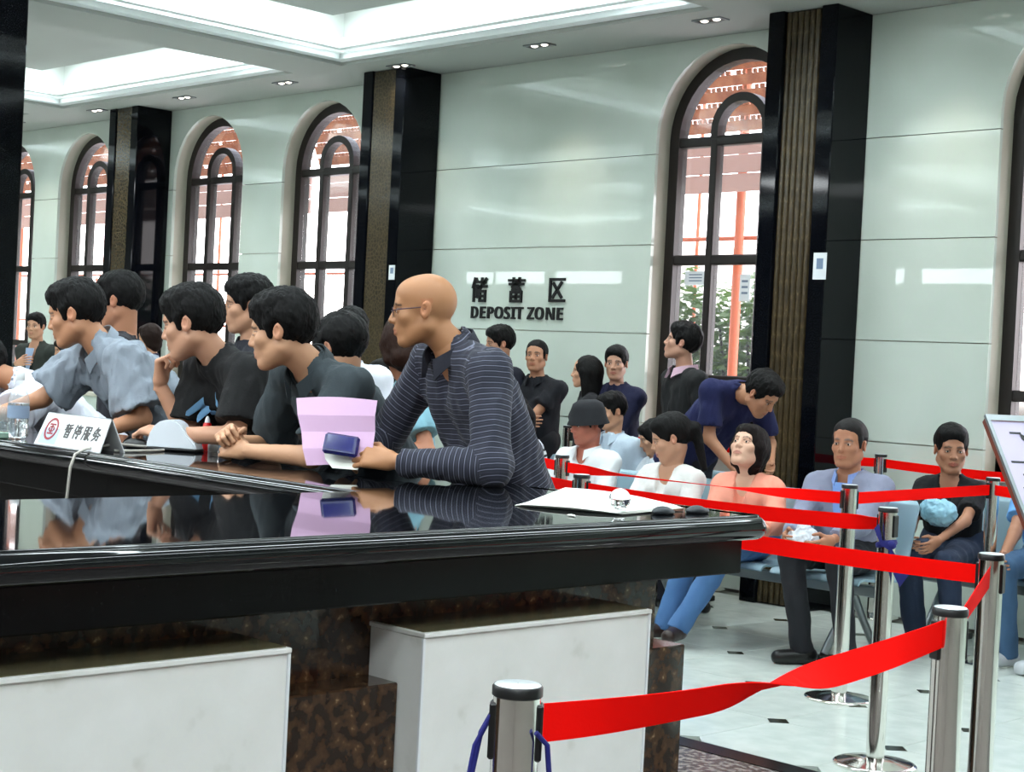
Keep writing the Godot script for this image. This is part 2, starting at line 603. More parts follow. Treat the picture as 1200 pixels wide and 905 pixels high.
func build_walls() -> void:
	var rows := [0.0, 0.45, 1.10, 1.75, 2.40, 3.06, 3.865]
	var edges := [-23.0, -18.7, -14.5, -10.455, -6.265, -2.08, 5.0]
	var wall := struct("wall_back")
	var core := MB.new()
	for k in rows.size() - 1:
		for s in edges.size() - 1:
			var rect := PackedVector2Array([Vector2(edges[s], rows[k]), Vector2(edges[s + 1], rows[k]), Vector2(edges[s + 1], rows[k + 1]), Vector2(edges[s], rows[k + 1])])
			var g := 0.003
			var face_ := PackedVector2Array([Vector2(edges[s] + g, rows[k] + g), Vector2(edges[s + 1] - g, rows[k] + g), Vector2(edges[s + 1] - g, rows[k + 1] - g), Vector2(edges[s] + g, rows[k + 1] - g)])
			var polys := [rect]
			var faces := [face_]
			for w in WINS:
				var hole := arch(w[0], w[1], SILL, SPRING)
				var np := []
				for p in polys: np.append_array(Geometry2D.clip_polygons(p, hole))
				polys = np
				var nf := []
				for p in faces: nf.append_array(Geometry2D.clip_polygons(p, hole))
				faces = nf
			for p in polys:
				core.prism(p, 0.27, Transform3D(Basis(), Vector3(0, 0, -9.03)))
			for p in faces:
				var mb := MB.new()
				mb.prism(p, 0.032, Transform3D(Basis(), Vector3(0, 0, -9.0)))
				part("wall_panel", mb.mesh(), M.wall, wall)
	# above the ceiling line
	core.box(Vector3(-9, 4.35, -9.28), Vector3(28, 0.97, 0.5))
	part("core", core.mesh(), M.reveal, wall)
	var others := {"wall_front": [Vector3(-9, 2.3, 7.2), Vector3(28, 4.8, 0.3)], "wall_right": [Vector3(5.1, 2.3, -1), Vector3(0.3, 4.8, 16.8)], "wall_left": [Vector3(-23.1, 2.3, -1), Vector3(0.3, 4.8, 16.8)]}
	for nm in others:
		var w := struct(nm)
		part("plain_wall", MB.new().box(others[nm][0], others[nm][1]).mesh(), M.plaster, w)


func build_windows() -> void:
	var no := 0
	for w in WINS:
		no += 1
		var cx: float = w[0]
		var hw: float = w[1]
		var win := struct("window_%d" % no, Vector3(cx, SILL, -9.2))
		var off := Vector3(cx, SILL, -9.2)
		var zf := -9.155
		var fr := MB.new()
		arch_ring(fr, cx, hw, SILL, SPRING, 0.085, 0.10, zf)
		part("frame", fr.mesh(off), M.frame, win)
		var ih := hw - 0.085
		var mx := hw * 0.36
		var tr := [1.44, 2.30, SPRING - 0.015]
		for y in tr:
			part("transom", MB.new().box(Vector3(cx, y, zf - 0.05), Vector3(ih * 2 + 0.02, 0.07, 0.085), 0.008).mesh(off), M.frame, win)
		for s in [-1.0, 1.0]:
			part("mullion", MB.new().box(Vector3(cx + s * mx, (SILL + SPRING) * 0.5, zf - 0.05), Vector3(0.062, SPRING - SILL, 0.09), 0.008).mesh(off), M.frame, win)
		var sm := MB.new()
		arch_ring(sm, cx, mx + 0.031, SPRING, SPRING + 0.06, 0.062, 0.09, zf - 0.005, false, 16)
		part("small_arch", sm.mesh(off), M.frame, win)
		# panes between the bars
		var ys := [SILL + 0.085, 1.405, 1.475, 2.265, 2.335, SPRING - 0.05]
		var xs := [cx - ih, cx - mx - 0.031, cx - mx + 0.031, cx + mx - 0.031, cx + mx + 0.031, cx + ih]
		for i in [0, 2, 4]:
			for j in [0, 2, 4]:
				part("pane", MB.new().box(Vector3((xs[i] + xs[i + 1]) / 2, (ys[j] + ys[j + 1]) / 2, zf - 0.05), Vector3(xs[i + 1] - xs[i], ys[j + 1] - ys[j], 0.006)).mesh(off), M.glass, win)
		var lun := MB.new()
		lun.prism(arch(cx, ih, SPRING + 0.02, SPRING + 0.02), 0.006, Transform3D(Basis(), Vector3(0, 0, zf - 0.05)))
		part("pane", lun.mesh(off), M.glass, win)
		part("sill", MB.new().box(Vector3(cx, SILL - 0.02, -9.06), Vector3(hw * 2 - 0.01, 0.04, 0.19), 0.006).mesh(off), M.reveal, win)


func build_pane_notices() -> void:
	for q in [[-7.52, 2.17, 0.2, 0.10, "white paper notice stuck on the left pane of the garden window"], [-7.07, 2.10, 0.09, 0.19, "narrow white paper notice stuck on the middle pane of the garden window"]]:
		var t := thing("notice", Vector3(q[0], q[1], -9.192), q[4], "notice", "white notices on the window panes")
		part("sheet", MB.new().box(Vector3.ZERO, Vector3(q[2], q[3], 0.003)).mesh(), M.white, t)
		for i in 3:
			part("print", MB.new().box(Vector3(0, q[3] * (0.25 - 0.22 * i), 0.002), Vector3(q[2] * 0.6, q[3] * 0.08, 0.001)).mesh(), M.print, t)


func build_pillars() -> void:
	var names := ["dark stone pillar with fluted brown centre between the garden window and the rightmost wall panel", "dark stone pillar with mottled brown centre left of the black wall lettering", "dark stone pillar with brown centre between the two farthest windows"]
	var xs := [-6.265, -10.455, -14.53]
	for k in 3:
		var x: float = xs[k]
		var t := thing("pillar", Vector3(x, 0, -8.8), names[k], "pillar", "stone pillars along the window wall")
		var off := t.position
		var y0 := 0.0
		var y1 := 3.865
		for s in [-1.0, 1.0]:
			part("black_slab", MB.new().box(Vector3(x + s * 0.208, (y0 + y1) / 2, -8.8), Vector3(0.125, y1 - y0 - 0.002, 0.395), 0.006).mesh(off), M.pillar, t)
		part("core", MB.new().box(Vector3(x, (y0 + y1) / 2, -8.83), Vector3(0.30, y1 - y0 - 0.002, 0.33)).mesh(off), M.pillar, t)
		var fl := MB.new()
		var n := 7 if k == 0 else 1
		if k == 0:
			for i in n:
				var cx := x - 0.1386 + 0.0462 * i + 0.0
				var pl := PackedVector2Array()
				for a in 9:
					pl.append(Vector2(0.0215 * cos(PI * a / 8), 0.018 * sin(PI * a / 8)))
				fl.prism(pl, y1 - 0.02, Transform3D(Basis(Vector3.RIGHT, Vector3(0, 0, 1), Vector3.DOWN), Vector3(cx, 0.01, -8.655)))
			part("fluted_strip", fl.mesh(off), M.fluted, t)
		else:
			fl.box(Vector3(x, (y0 + y1) / 2, -8.645), Vector3(0.288, y1 - 0.01, 0.06), 0.008)
			part("marble_strip", fl.mesh(off), M.mottled, t)
	# the polished column at the left edge of the hall
	var t2 := thing("column", Vector3(-10.73, 0, -4.95), "polished black stone column standing at the far left edge of the hall", "column")
	var ctr := Vector3(-10.73, 1.9325, -4.95)
	part("shaft", MB.new().box(ctr, Vector3(0.8, 3.86, 0.8), 0.01).mesh(t2.position), M.pillar, t2)
	part("plinth", MB.new().box(Vector3(-10.73, 0.08, -4.95), Vector3(0.88, 0.16, 0.88), 0.01).mesh(t2.position), M.pillar, t2)


func build_floor() -> void:
	var fl := struct("floor")
	part("slab", MB.new().box(Vector3(-9, -0.17, -1.0), Vector3(28.4, 0.3, 16.8)).mesh(), M.grout, fl)
	var px := 0.58
	var pz := 0.60
	var x0 := -4.137
	var z0 := -5.772
	var cut := 0.058
	var octo := PackedVector2Array()
	var g := 0.0015
	for q in [[-1, -1], [1, -1], [1, 1], [-1, 1]]:
		var hx := px / 2 - g
		var hz := pz / 2 - g
		var a := Vector2(q[0] * (hx - cut), q[1] * hz)
		var b := Vector2(q[0] * hx, q[1] * (hz - cut))
		if q[0] * q[1] > 0:
			octo.append(b); octo.append(a)
		else:
			octo.append(a); octo.append(b)
	var flat := Basis(Vector3.RIGHT, Vector3(0, 0, 1), Vector3.UP)
	var omesh := MB.new().prism(octo, 0.02, Transform3D(flat, Vector3.ZERO)).mesh()
	var d := cut - 0.002
	var dmesh := MB.new().prism(PackedVector2Array([Vector2(-d, 0), Vector2(0, -d), Vector2(d, 0), Vector2(0, d)]), 0.02, Transform3D(flat, Vector3.ZERO)).mesh()
	for i in range(-9, 6):
		for j in range(-5, 2):
			var cz := z0 + (j + 0.5) * pz
			if cz > -5.2 or cz < -8.9: continue
			part("floor_tile", omesh, M.tile, fl, Vector3(x0 + (i + 0.5) * px, 0, cz))
			part("diamond_tile", dmesh, M.tile_dark, fl, Vector3(x0 + i * px, 0.0004, z0 + j * pz))
	# the rest of the tiled hall and the granite behind the counter
	var x1 := x0 - 9 * px
	part("tiled_field", MB.new().box(Vector3((-23.0 + x1) / 2, -0.01, -7.1), Vector3(x1 + 23.0 - 0.002, 0.02, 3.86)).mesh(), M.tile, fl)
	var x2 := x0 + 6 * px
	part("tiled_field", MB.new().box(Vector3((5.0 + x2) / 2, -0.01, -7.1), Vector3(5.0 - x2 - 0.002, 0.02, 3.86)).mesh(), M.tile, fl)
	part("border_strip", MB.new().box(Vector3(-9, -0.008, -5.10), Vector3(28, 0.02, 0.12)).mesh(), M.granite_dark, fl)
	part("granite_field", MB.new().box(Vector3(-9, -0.01, 1.0), Vector3(28, 0.02, 12.07)).mesh(), M.floor_granite, fl)


func build_ceiling() -> void:
	var ce := struct("ceiling")
	var H := 3.865
	var xs := [[-19.9, -15.95], [-15.25, -11.32], [-10.66, -6.78], [-6.10, -2.2], [-1.5, 2.4]]
	var zs := [[-8.32, -3.3], [-2.5, 2.5]]
	var lid := 4.36
	part("roof_slab", MB.new().box(Vector3(-9, lid + 0.25, -1), Vector3(28.6, 0.5, 17)).mesh(), M.ceil, ce)
	var so := MB.new()
	var bx := func(a: float, b: float, c: float, d: float) -> void:
		so.box(Vector3((a + b) / 2, (H + lid) / 2, (c + d) / 2), Vector3(b - a, lid - H, d - c))
	bx.call(-23.2, 5.2, -9.05, zs[0][0])
	bx.call(-23.2, 5.2, zs[0][1], zs[1][0])
	bx.call(-23.2, 5.2, zs[1][1], 7.2)
	for z in zs:
		var last := -23.2
		for x in xs:
			bx.call(last, x[0], z[0], z[1])
			last = x[1]
		bx.call(last, 5.2, z[0], z[1])
	part("soffit", so.mesh(), M.ceil, ce)
	for z in zs:
		for x in xs:
			var a: float = x[0]; var b: float = x[1]; var c: float = z[0]; var d: float = z[1]
			# two plaster steps round the opening
			for st in [[0.0, 0.10, H + 0.028, 0.05], [0.10, 0.17, H + 0.10, 0.08]]:
				var ring := MB.new()
				var i0: float = st[0]; var i1: float = st[1]; var y: float = st[2]; var th: float = st[3]
				ring.box(Vector3((a + b) / 2, y + th / 2, c + (i0 + i1) / 2), Vector3(b - a - i0 * 2, th, i1 - i0), 0.004)
				ring.box(Vector3((a + b) / 2, y + th / 2, d - (i0 + i1) / 2), Vector3(b - a - i0 * 2, th, i1 - i0), 0.004)
				ring.box(Vector3(a + (i0 + i1) / 2, y + th / 2, (c + d) / 2), Vector3(i1 - i0, th, d - c - i1 * 2), 0.004)
				ring.box(Vector3(b - (i0 + i1) / 2, y + th / 2, (c + d) / 2), Vector3(i1 - i0, th, d - c - i1 * 2), 0.004)
				part("coffer_step", ring.mesh(), M.ceil_white, ce)
			var p := 0.52
			part("coffer_panel", MB.new().box(Vector3((a + b) / 2, 4.135, (c + d) / 2), Vector3(b - a - p * 2, 0.03, d - c - p * 2), 0.01).mesh(), M.ceil, ce)
			part("coffer_panel", MB.new().box(Vector3((a + b) / 2, 4.25, (c + d) / 2), Vector3(b - a - p * 2 - 0.2, 0.2, d - c - p * 2 - 0.2)).mesh(), M.ceil, ce)
			# the glowing trough between step and panel
			for q in [[(a + b) / 2, c + 0.36, b - a - 0.4, 0.24], [(a + b) / 2, d - 0.36, b - a - 0.4, 0.24], [a + 0.36, (c + d) / 2, 0.24, d - c - 1.0], [b - 0.36, (c + d) / 2, 0.24, d - c - 1.0]]:
				part("cove_light", MB.new().box(Vector3(q[0], 4.335, q[1]), Vector3(q[2], 0.03, q[3])).mesh(), M.cove, ce)
				var al := AreaLight3D.new()
				al.name = "cove_area"
				al.area_size = Vector2(q[2], q[3])
				al.area_normalize_energy = false
				al.light_energy = COVE_ENERGY
				al.light_color = Color(0.93, 0.985, 1.0)
				al.shadow_enabled = true
				al.area_range = 30.0
				al.area_attenuation = 2.0
				al.position = Vector3(q[0], 4.31, q[1])
				al.rotation.x = -PI / 2
				ce.add_child(al, true)


func build_panel_lamps() -> void:
	for q in [[-5.0, 0.6], [-3.0, 3.4], [0.6, 0.6], [0.6, 3.4], [-8.6, 0.6], [-12.8, 0.6]]:
		var t := thing("panel_lamp", Vector3(q[0], 4.12, q[1]), "square ceiling panel lamp over the staff side behind the picture", "lamp", "panel lamps over the staff side")
		part("frame", MB.new().box(Vector3(0, -0.02, 0), Vector3(1.24, 0.04, 1.24), 0.006).mesh(), M.steel, t)
		part("diffuser", MB.new().box(Vector3(0, -0.044, 0), Vector3(1.18, 0.008, 1.18)).mesh(), M.cove, t)
		var al := AreaLight3D.new()
		al.name = "panel_area"
		al.area_size = Vector2(1.18, 1.18)
		al.area_normalize_energy = false
		al.light_energy = PANEL_ENERGY
		al.light_color = Color(0.97, 0.99, 1.0)
		al.shadow_enabled = true
		al.area_range = 30.0
		al.area_attenuation = 2.0
		al.position = Vector3(0, -0.06, 0)
		al.rotation.x = -PI / 2
		t.add_child(al, true)


func build_downlights() -> void:
	var xs := [-6.99, -8.61, -10.20, -11.77, -13.37, -14.98, -16.72, -5.35]
	var where := ["above the garden window", "above the black wall lettering", "before the pillar beside the lettering", "above the third window from the right", "above the fourth window from the right", "left of the pillar between the farthest windows", "nearest the left end of the ceiling", "above the rightmost wall panel"]
	for k in xs.size():
		var x: float = xs[k]
		var t := thing("downlight", Vector3(x, 3.865, -8.56), "small twin recessed spotlight in the ceiling edge, " + where[k], "spotlight", "twin spotlights along the ceiling edge")
		var rim := MB.new()
		for s in [-1.0, 1.0]:
			rim.box(Vector3(0, -0.005, s * 0.052), Vector3(0.24, 0.012, 0.012), 0.002)
			rim.box(Vector3(s * 0.116, -0.005, 0), Vector3(0.012, 0.012, 0.1), 0.002)
		part("rim", rim.mesh(), M.steel, t)
		part("tray", MB.new().box(Vector3(0, -0.002, 0), Vector3(0.215, 0.003, 0.095)).mesh(), M.black, t)
		for s in [-1.0, 1.0]:
			part("lamp", MB.new().lathe([Vector2(0.001, -0.014), Vector2(0.016, -0.013), Vector2(0.025, -0.008), Vector2(0.028, -0.003)], 14, Transform3D(Basis(), Vector3(s * 0.052, 0, 0))).mesh(), M.bulb, t)
			var sp := SpotLight3D.new()
			sp.name = "lamp_spot"
			sp.position = Vector3(s * 0.052, -0.04, 0)
			sp.rotation.x = -PI / 2
			sp.spot_angle = 42.0
			sp.spot_range = 20.0
			sp.spot_attenuation = 2.0
			sp.light_energy = 0.35
			sp.light_size = 0.03
			sp.light_color = Color(1.0, 0.97, 0.9)
			sp.shadow_enabled = true
			t.add_child(sp, true)


const GLYPH := {
	"chu": [[.18, 1., .05, .62], [.13, .75, .13, 0.], [.28, .97, .34, .86], [.24, .68, .36, .68, .36, .18, .45, .32], [.5, .85, .9, .85], [.68, 1., .68, .65], [.42, .65, 1., .65], [.96, .98, .42, .38], [.56, .43, .92, .43, .92, 0., .56, 0., .56, .43], [.56, .21, .92, .21]],
	"xu": [[0., .92, 1., .92], [.3, 1., .3, .84], [.7, 1., .7, .84], [.5, .86, .5, .77], [.05, .76, .95, .76], [.45, .74, .25, .62, .62, .62], [.66, .72, .26, .49, .74, .49], [.68, .58, .82, .44], [.15, .4, .85, .4, .85, 0., .15, 0., .15, .4], [.5, .4, .5, 0.], [.15, .2, .85, .2]],
	"qu": [[.95, .96, .08, .96, .08, .04, .99, .04], [.78, .8, .27, .2], [.3, .76, .8, .2]],
	"zan": [[.05, .92, .5, .92], [.25, 1., .1, .72, .5, .72], [.3, .82, .3, .48], [.02, .57, .52, .62], [.92, .98, .62, .9, .62, .7, .54, .5], [.62, .74, 1., .74], [.82, .74, .82, .48], [.25, .4, .78, .4, .78, 0., .25, 0., .25, .4], [.25, .2, .78, .2]],
	"ting": [[.18, 1., .05, .62], [.13, .75, .13, 0.], [.62, 1., .62, .9], [.35, .88, 1., .88], [.48, .78, .88, .78, .88, .62, .48, .62, .48, .78], [.33, .4, .33, .52, 1., .52, 1., .42], [.42, .36, .92, .36], [.67, .36, .67, 0., .55, .06]],
	"fu": [[.08, .95, .4, .95, .4, .02], [.08, .95, .08, .4, 0., 0.], [.1, .68, .4, .68], [.1, .42, .4, .42], [.55, .95, .55, 0.], [.55, .95, .92, .95, .92, .7, .8, .72], [.58, .5, .92, .5, .75, .2, .6, 0.], [.62, .42, .8, .15, 1., 0.]],
	"wu": [[.38, 1., .05, .62], [.3, .86, .72, .86, .4, .6, .02, .45], [.4, .75, .6, .6, 1., .45], [.15, .36, .8, .36, .78, .05, .62, .08], [.45, .45, .4, .2, .1, 0.]],
	"fei": [[.05, .88, .6, .88, .64, .45, .82, .1, 1., .06, 1., .26], [.96, .74, .7, .5], [.68, .7, .92, .5]],
}


func glyph(mb: MB, which: String, at: Vector3, size: Vector2, w: float, depth: float, b := Basis()) -> void:
	for s in GLYPH[which]:
		var n: int = s.size() / 2
		for i in n - 1:
			var p := Vector2(s[i * 2] * size.x, s[i * 2 + 1] * size.y)
			var q := Vector2(s[i * 2 + 2] * size.x, s[i * 2 + 3] * size.y)
			var d := q - p
			var ang := atan2(d.y, d.x)
			var mid := (p + q) / 2
			mb.box(at + b * Vector3(mid.x, mid.y, depth / 2 + 0.0001 * i), Vector3(d.length() + w, w, depth), 0.0, b * Basis(Vector3(0, 0, 1), ang))


func build_lettering() -> void:
	# the three characters and the words below them, raised from the wall
	var t := thing("wall_lettering", Vector3(-9.03, 2.0, -9.0), "raised black Chinese characters with DEPOSIT ZONE beneath them on the pale wall", "sign")
	var xs := [-9.675, -9.25, -8.805]
	var k := 0
	for g in ["chu", "xu", "qu"]:
		var mb := MB.new()
		glyph(mb, g, Vector3(xs[k], 1.978, -9.0) - t.position, Vector2(0.165, 0.178), 0.022, 0.014)
		part("character", mb.mesh(), M.letter, t)
		k += 1
	var f := SystemFont.new()
	f.font_names = PackedStringArray(["Droid Sans"])
	f.font_weight = 700
	var tm := TextMesh.new()
	tm.text = "DEPOSIT ZONE"
	tm.font = f
	tm.font_size = 64
	tm.pixel_size = 0.00225
	tm.depth = 0.014
	tm.horizontal_alignment = HORIZONTAL_ALIGNMENT_LEFT
	var w := part("words", tm, M.letter, t, Vector3(-9.68, 1.882, -8.993) - t.position)
	w.scale = Vector3(1.03 / maxf(tm.get_aabb().size.x, 0.1), 0.1 / maxf(tm.get_aabb().size.y, 0.02), 1)
	w.position.x = -9.675 - t.position.x - tm.get_aabb().position.x * w.scale.x


func build_outside() -> void:
	var gr := struct("ground")
	part("paving", MB.new().box(Vector3(-12, -0.1, -20), Vector3(60, 0.2, 20.9)).mesh(), M.ground, gr)
	# a tube scaffold with a board canopy close behind the windows
	var bays := [[-9.8, -2.6], [-13.9, -9.9], [-21.5, -14.0]]
	var lab := ["orange tube scaffold with a board canopy outside the garden window", "tube scaffold with reddish canopy boards outside the windows left of the lettering", "tube scaffold with reddish canopy boards outside the farthest windows"]
	var posts := [[-8.33, -6.2, -4.6, -3.2], [-12.3, -10.4], [-20.6, -18.4, -15.6]]
	for k in 3:
		var a: float = bays[k][0]
		var b: float = bays[k][1]
		var t := thing("scaffold", Vector3((a + b) / 2, 0, -11), lab[k], "scaffold", "scaffolds outside the windows")
		var off := t.position
		for x in posts[k]:
			part("standard", MB.new().tube([Vector3(x, 0, -10.72), Vector3(x, 4.3, -10.72)], 0.042 if k == 0 else 0.022, 10).mesh(off), M.scaffold, t)
			part("standard", MB.new().tube([Vector3(x + 0.5, 0, -12.1), Vector3(x + 0.5, 4.3, -12.1)], 0.03 if k == 0 else 0.018, 8).mesh(off), M.board if k == 0 else M.scaffold, t)
		for y in ([2.62] if k == 0 else [1.75, 2.35]):
			part("ledger", MB.new().tube([Vector3(a, y, -10.78), Vector3(b, y, -10.78)], 0.02 if k == 0 else 0.014, 8).mesh(off), M.scaffold, t)
		part("brace", MB.new().tube([Vector3(a + 1.9, 0.3, -12.0), Vector3(a + 0.7, 2.4, -12.0)], 0.022, 8).mesh(off), M.scaffold, t)
		# fascia boards, then slatted canopy boards leaning towards the wall above them
		for i in 3:
			part("board", MB.new().box(Vector3((a + b) / 2, 3.06 + 0.155 * i, -10.62 + 0.01 * (i % 2)), Vector3(b - a - 0.06, 0.148, 0.03), 0.004).mesh(off), M.fascia, t)
		for i in 7:
			var y := 3.52 + 0.115 * i
			var z := -10.58 + 0.05 * i
			part("board", MB.new().box(Vector3((a + b) / 2, y, z), Vector3(b - a - 0.06, 0.088, 0.025), 0.004, Basis(Vector3.RIGHT, 0.35)).mesh(off), M.board, t)
			var sp := MB.new()
			for q in int((b - a) / 0.055):
				if (q * 7 + i * 3) % 11 != 0:
					sp.box(Vector3(a + 0.08 + q * 0.055 + 0.02 * (i % 3), y + 0.057, z + 0.02), Vector3(0.03 + 0.012 * ((q * 3 + i) % 2), 0.03, 0.02), 0.0)
			tag(part("spacer_row", sp.mesh(off), M.board, t), "", "", "", "stuff")
	# a low pale wall beyond the bush
	var gw := thing("garden_wall", Vector3(-13.2, 0, -16.5), "low pale wall far outside the garden window beyond the bush", "wall")
	part("masonry", MB.new().box(Vector3(0, 1.5, 0), Vector3(5.4, 3.0, 0.25), 0.01).mesh(), M.outwall, gw)
	part("coping", MB.new().box(Vector3(0, 3.04, 0), Vector3(5.5, 0.08, 0.34), 0.01).mesh(), M.outwall, gw)
	# bush below the garden window
	var lf := MB.new()
	lf.face([Vector3(-0.5, 0, 0), Vector3(-0.1, 0.07, 0.24), Vector3(0.5, 0, 0), Vector3(-0.1, 0.07, -0.24)], Vector3.UP)
	var bush := thing("bush", Vector3(-9.1, 0, -11.6), "leafy green bush seen through the lower panes of the garden window", "bush")
	for q in 5:
		var st := Vector3(-0.7 + q * 0.33, 0, 0.1 * (q % 2))
		part("stem", MB.new().tube([st, st + Vector3(0.1, 1.1, 0), st + Vector3(0.05 * q - 0.1, 1.9, 0.05)], [0.03, 0.022, 0.012], 6).mesh(), M.frame, bush)
	var mm := MultiMesh.new()
	mm.transform_format = MultiMesh.TRANSFORM_3D
	mm.mesh = lf.mesh()
	mm.instance_count = 6500
	for i in 6500:
		var e := Vector3(rng.randfn(0, 1), rng.randfn(0, 1), rng.randfn(0, 1)).normalized() * pow(rng.randf(), 0.35)
		var lump := Vector3(-0.75 + (i % 5) * 0.36, 1.28 + 0.12 * sin(i % 5 * 2.1), 0)
		var bs := Basis.from_euler(Vector3(rng.randf_range(-0.9, 0.9), rng.randf() * TAU, rng.randf_range(-0.6, 0.6))).scaled(Vector3.ONE * rng.randf_range(0.09, 0.16))
		mm.set_instance_transform(i, Transform3D(bs, lump + e * Vector3(0.55, 1.12, 0.45)))
	var lv := MultiMeshInstance3D.new()
	lv.name = "foliage"
	lv.multimesh = mm
	lv.material_override = M.leaf
	bush.add_child(lv)
	tag(lv, "", "", "", "stuff")


# ---------------------------------------------------------------- the counter
func slab_profile(half_top: float) -> PackedVector2Array:
	# bullnose edge: outline in (out, up), out = 0 at the nose
	var p := PackedVector2Array()
	p.append(Vector2(-half_top, 0.0))
	for i in 7:
		var a := PI / 2 - PI * 0.42 * i / 6
		p.append(Vector2(-0.034 + 0.010 * cos(a), -0.010 + 0.010 * sin(a)))
	for i in 17:
		var a := PI / 2 - PI * i / 16
		p.append(Vector2(-0.034 + 0.034 * cos(a), -0.039 + 0.034 * sin(a)))
	p.append(Vector2(-0.05, -0.074))
	p.append(Vector2(-half_top, -0.074))
	return p


func build_counter() -> void:
	var T := 1.075
	var t := thing("service_counter", Vector3(-3.4, 0, -2.4), "L-shaped service counter with polished black stone top over brown marble and white panels", "counter")
	var off := t.position
	# top of the near arm (runs along z) and of the customers' arm (runs along x)
	var x0 := -3.79; var x1 := -2.85; var zend := -3.91; var zin := -3.078
	var top := MB.new()
	# near arm: bullnose along +x edge
	var pr := slab_profile(0.94)
	top.prism(pr, 3.55, Transform3D(Basis(Vector3.RIGHT, Vector3.UP, Vector3(0, 0, 1)), Vector3(x1, T, -0.30)))
	# rounded far end
	var pe := slab_profile(0.1)
	top.prism(pe, 0.94 - 0.04, Transform3D(Basis(Vector3(0, 0, -1), Vector3.UP, Vector3.RIGHT), Vector3(x1 - 0.04, T, zend - 0.0)))
	# outer corner of the nose
	var cn := []
	for q in pe: 
		if q.x > -0.06: cn.append(q)
	for i in cn.size() - 1:
		for k in 8:
			var a0 := PI / 2 * k / 8
			var a1 := PI / 2 * (k + 1) / 8
			var P := func(q: Vector2, a: float) -> Vector3:
				var r: float = 0.06 + q.x
				return Vector3(x1 - 0.06 + r * cos(a), T + q.y, zend + 0.06 - r * sin(a))
			var d: Vector2 = cn[i + 1] - cn[i]
			var n2 := Vector2(-d.y, d.x).normalized()
			if n2.dot(Vector2(1, 0)) < 0 and absf(d.y) > 0.001: n2 = -n2
			var s := top.v.size()
			for pa in [[i, a0], [i, a1], [i + 1, a1], [i + 1, a0]]:
				var nn := Vector3(n2.x * cos(pa[1]), n2.y, -n2.x * sin(pa[1]))
				top.vert(P.call(cn[pa[0]], pa[1]), nn)
			top.tri(s, s + 1, s + 2)
			top.tri(s, s + 2, s + 3)
	# customers' arm: inner edge bullnose at +z, outer edge bullnose at -z
	top.prism(slab_profile(0.42), 6.2, Transform3D(Basis(Vector3(0, 0, 1), Vector3.UP, Vector3.LEFT), Vector3(x0 - 6.2, T - 0.0004, zin)))
	top.prism(slab_profile(0.42), 6.2, Transform3D(Basis(Vector3(0, 0, -1), Vector3.UP, Vector3.RIGHT), Vector3(x0, T - 0.0004, zend)))
	part("stone_top", top.mesh(off), M.granite, t)
	var fa := MB.new()
	fa.box(Vector3(-3.36, 0.95, -2.08), Vector3(0.88, 0.102, 3.54), 0.004)
	part("fascia", fa.mesh(off), M.granite_dark, t)
	fa = MB.new()
	fa.box(Vector3(-6.895, 0.95, -3.49), Vector3(6.19, 0.102, 0.72), 0.004)
	part("fascia", fa.mesh(off), M.granite_dark, t)
	var ba := MB.new()
	ba.box(Vector3(-3.38, 0.45, -2.0), Vector3(0.56, 0.899, 3.37), 0.004)
	part("marble_base", ba.mesh(off), M.brown_marble, t)
	ba = MB.new()
	ba.box(Vector3(-6.83, 0.45, -3.45), Vector3(6.33, 0.899, 0.50), 0.004)
	part("marble_base", ba.mesh(off), M.granite_dark, t)
	var gaps := [[-3.684, -3.42], [-2.592, -2.196], [-1.35, -0.9]]
	for g in gaps:
		part("plinth", MB.new().box(Vector3(-3.04, 0.3475, (g[0] + g[1]) / 2), Vector3(0.12, 0.691, g[1] - g[0] - 0.002), 0.004).mesh(off), M.brown_marble, t)
	for g in [[-3.42, -2.594], [-2.194, -1.352]]:
		var pn := part("white_panel", MB.new().box(Vector3(-3.0, 0.41, (g[0] + g[1]) / 2), Vector3(0.20, 0.806, g[1] - g[0]), 0.002).mesh(off), M.panel, t)
		var cap_ := MB.new()
		cap_.box(Vector3(-2.998, 0.8195, (g[0] + g[1]) / 2), Vector3(0.212, 0.012, g[1] - g[0] + 0.008), 0.002)
		part("panel_cap", cap_.mesh(off), M.panel, t)
		part("top_plate", MB.new().box(Vector3(-3.003, 0.8262, (g[0] + g[1]) / 2), Vector3(0.195, 0.003, g[1] - g[0] - 0.008)).mesh(off), M.olive, t)
		for e in g:
			part("corner_trim", MB.new().box(Vector3(-2.899, 0.41, e), Vector3(0.008, 0.806, 0.008), 0.001).mesh(off), M.white, t)


# ---------------------------------------------------------------- people
var fold := FastNoiseLite.new()
var strand := FastNoiseLite.new()


func lin(r: float, g: float, b: float) -> Color:
	return Color(r, g, b).srgb_to_linear()


func basis_from(f: Vector3, up := Vector3.UP, roll := 0.0) -> Basis:
	f = f.normalized()
	var x := up.cross(f).normalized()
	var b := Basis(x, f.cross(x), f)
	return b * Basis(Vector3(0, 0, 1), roll)


func bend(a: Vector3, c: Vector3, l1: float, l2: float, pole: Vector3) -> Vector3:
	var d := (c - a).length()
	d = clampf(d, absf(l1 - l2) + 0.01, l1 + l2 - 0.002)
	var u := (c - a).normalized()
	var x := (l1 * l1 - l2 * l2 + d * d) / (2 * d)
	var y := sqrt(maxf(l1 * l1 - x * x, 0.0))
	var w := (pole - u * pole.dot(u)).normalized()
	return a + u * x + w * y


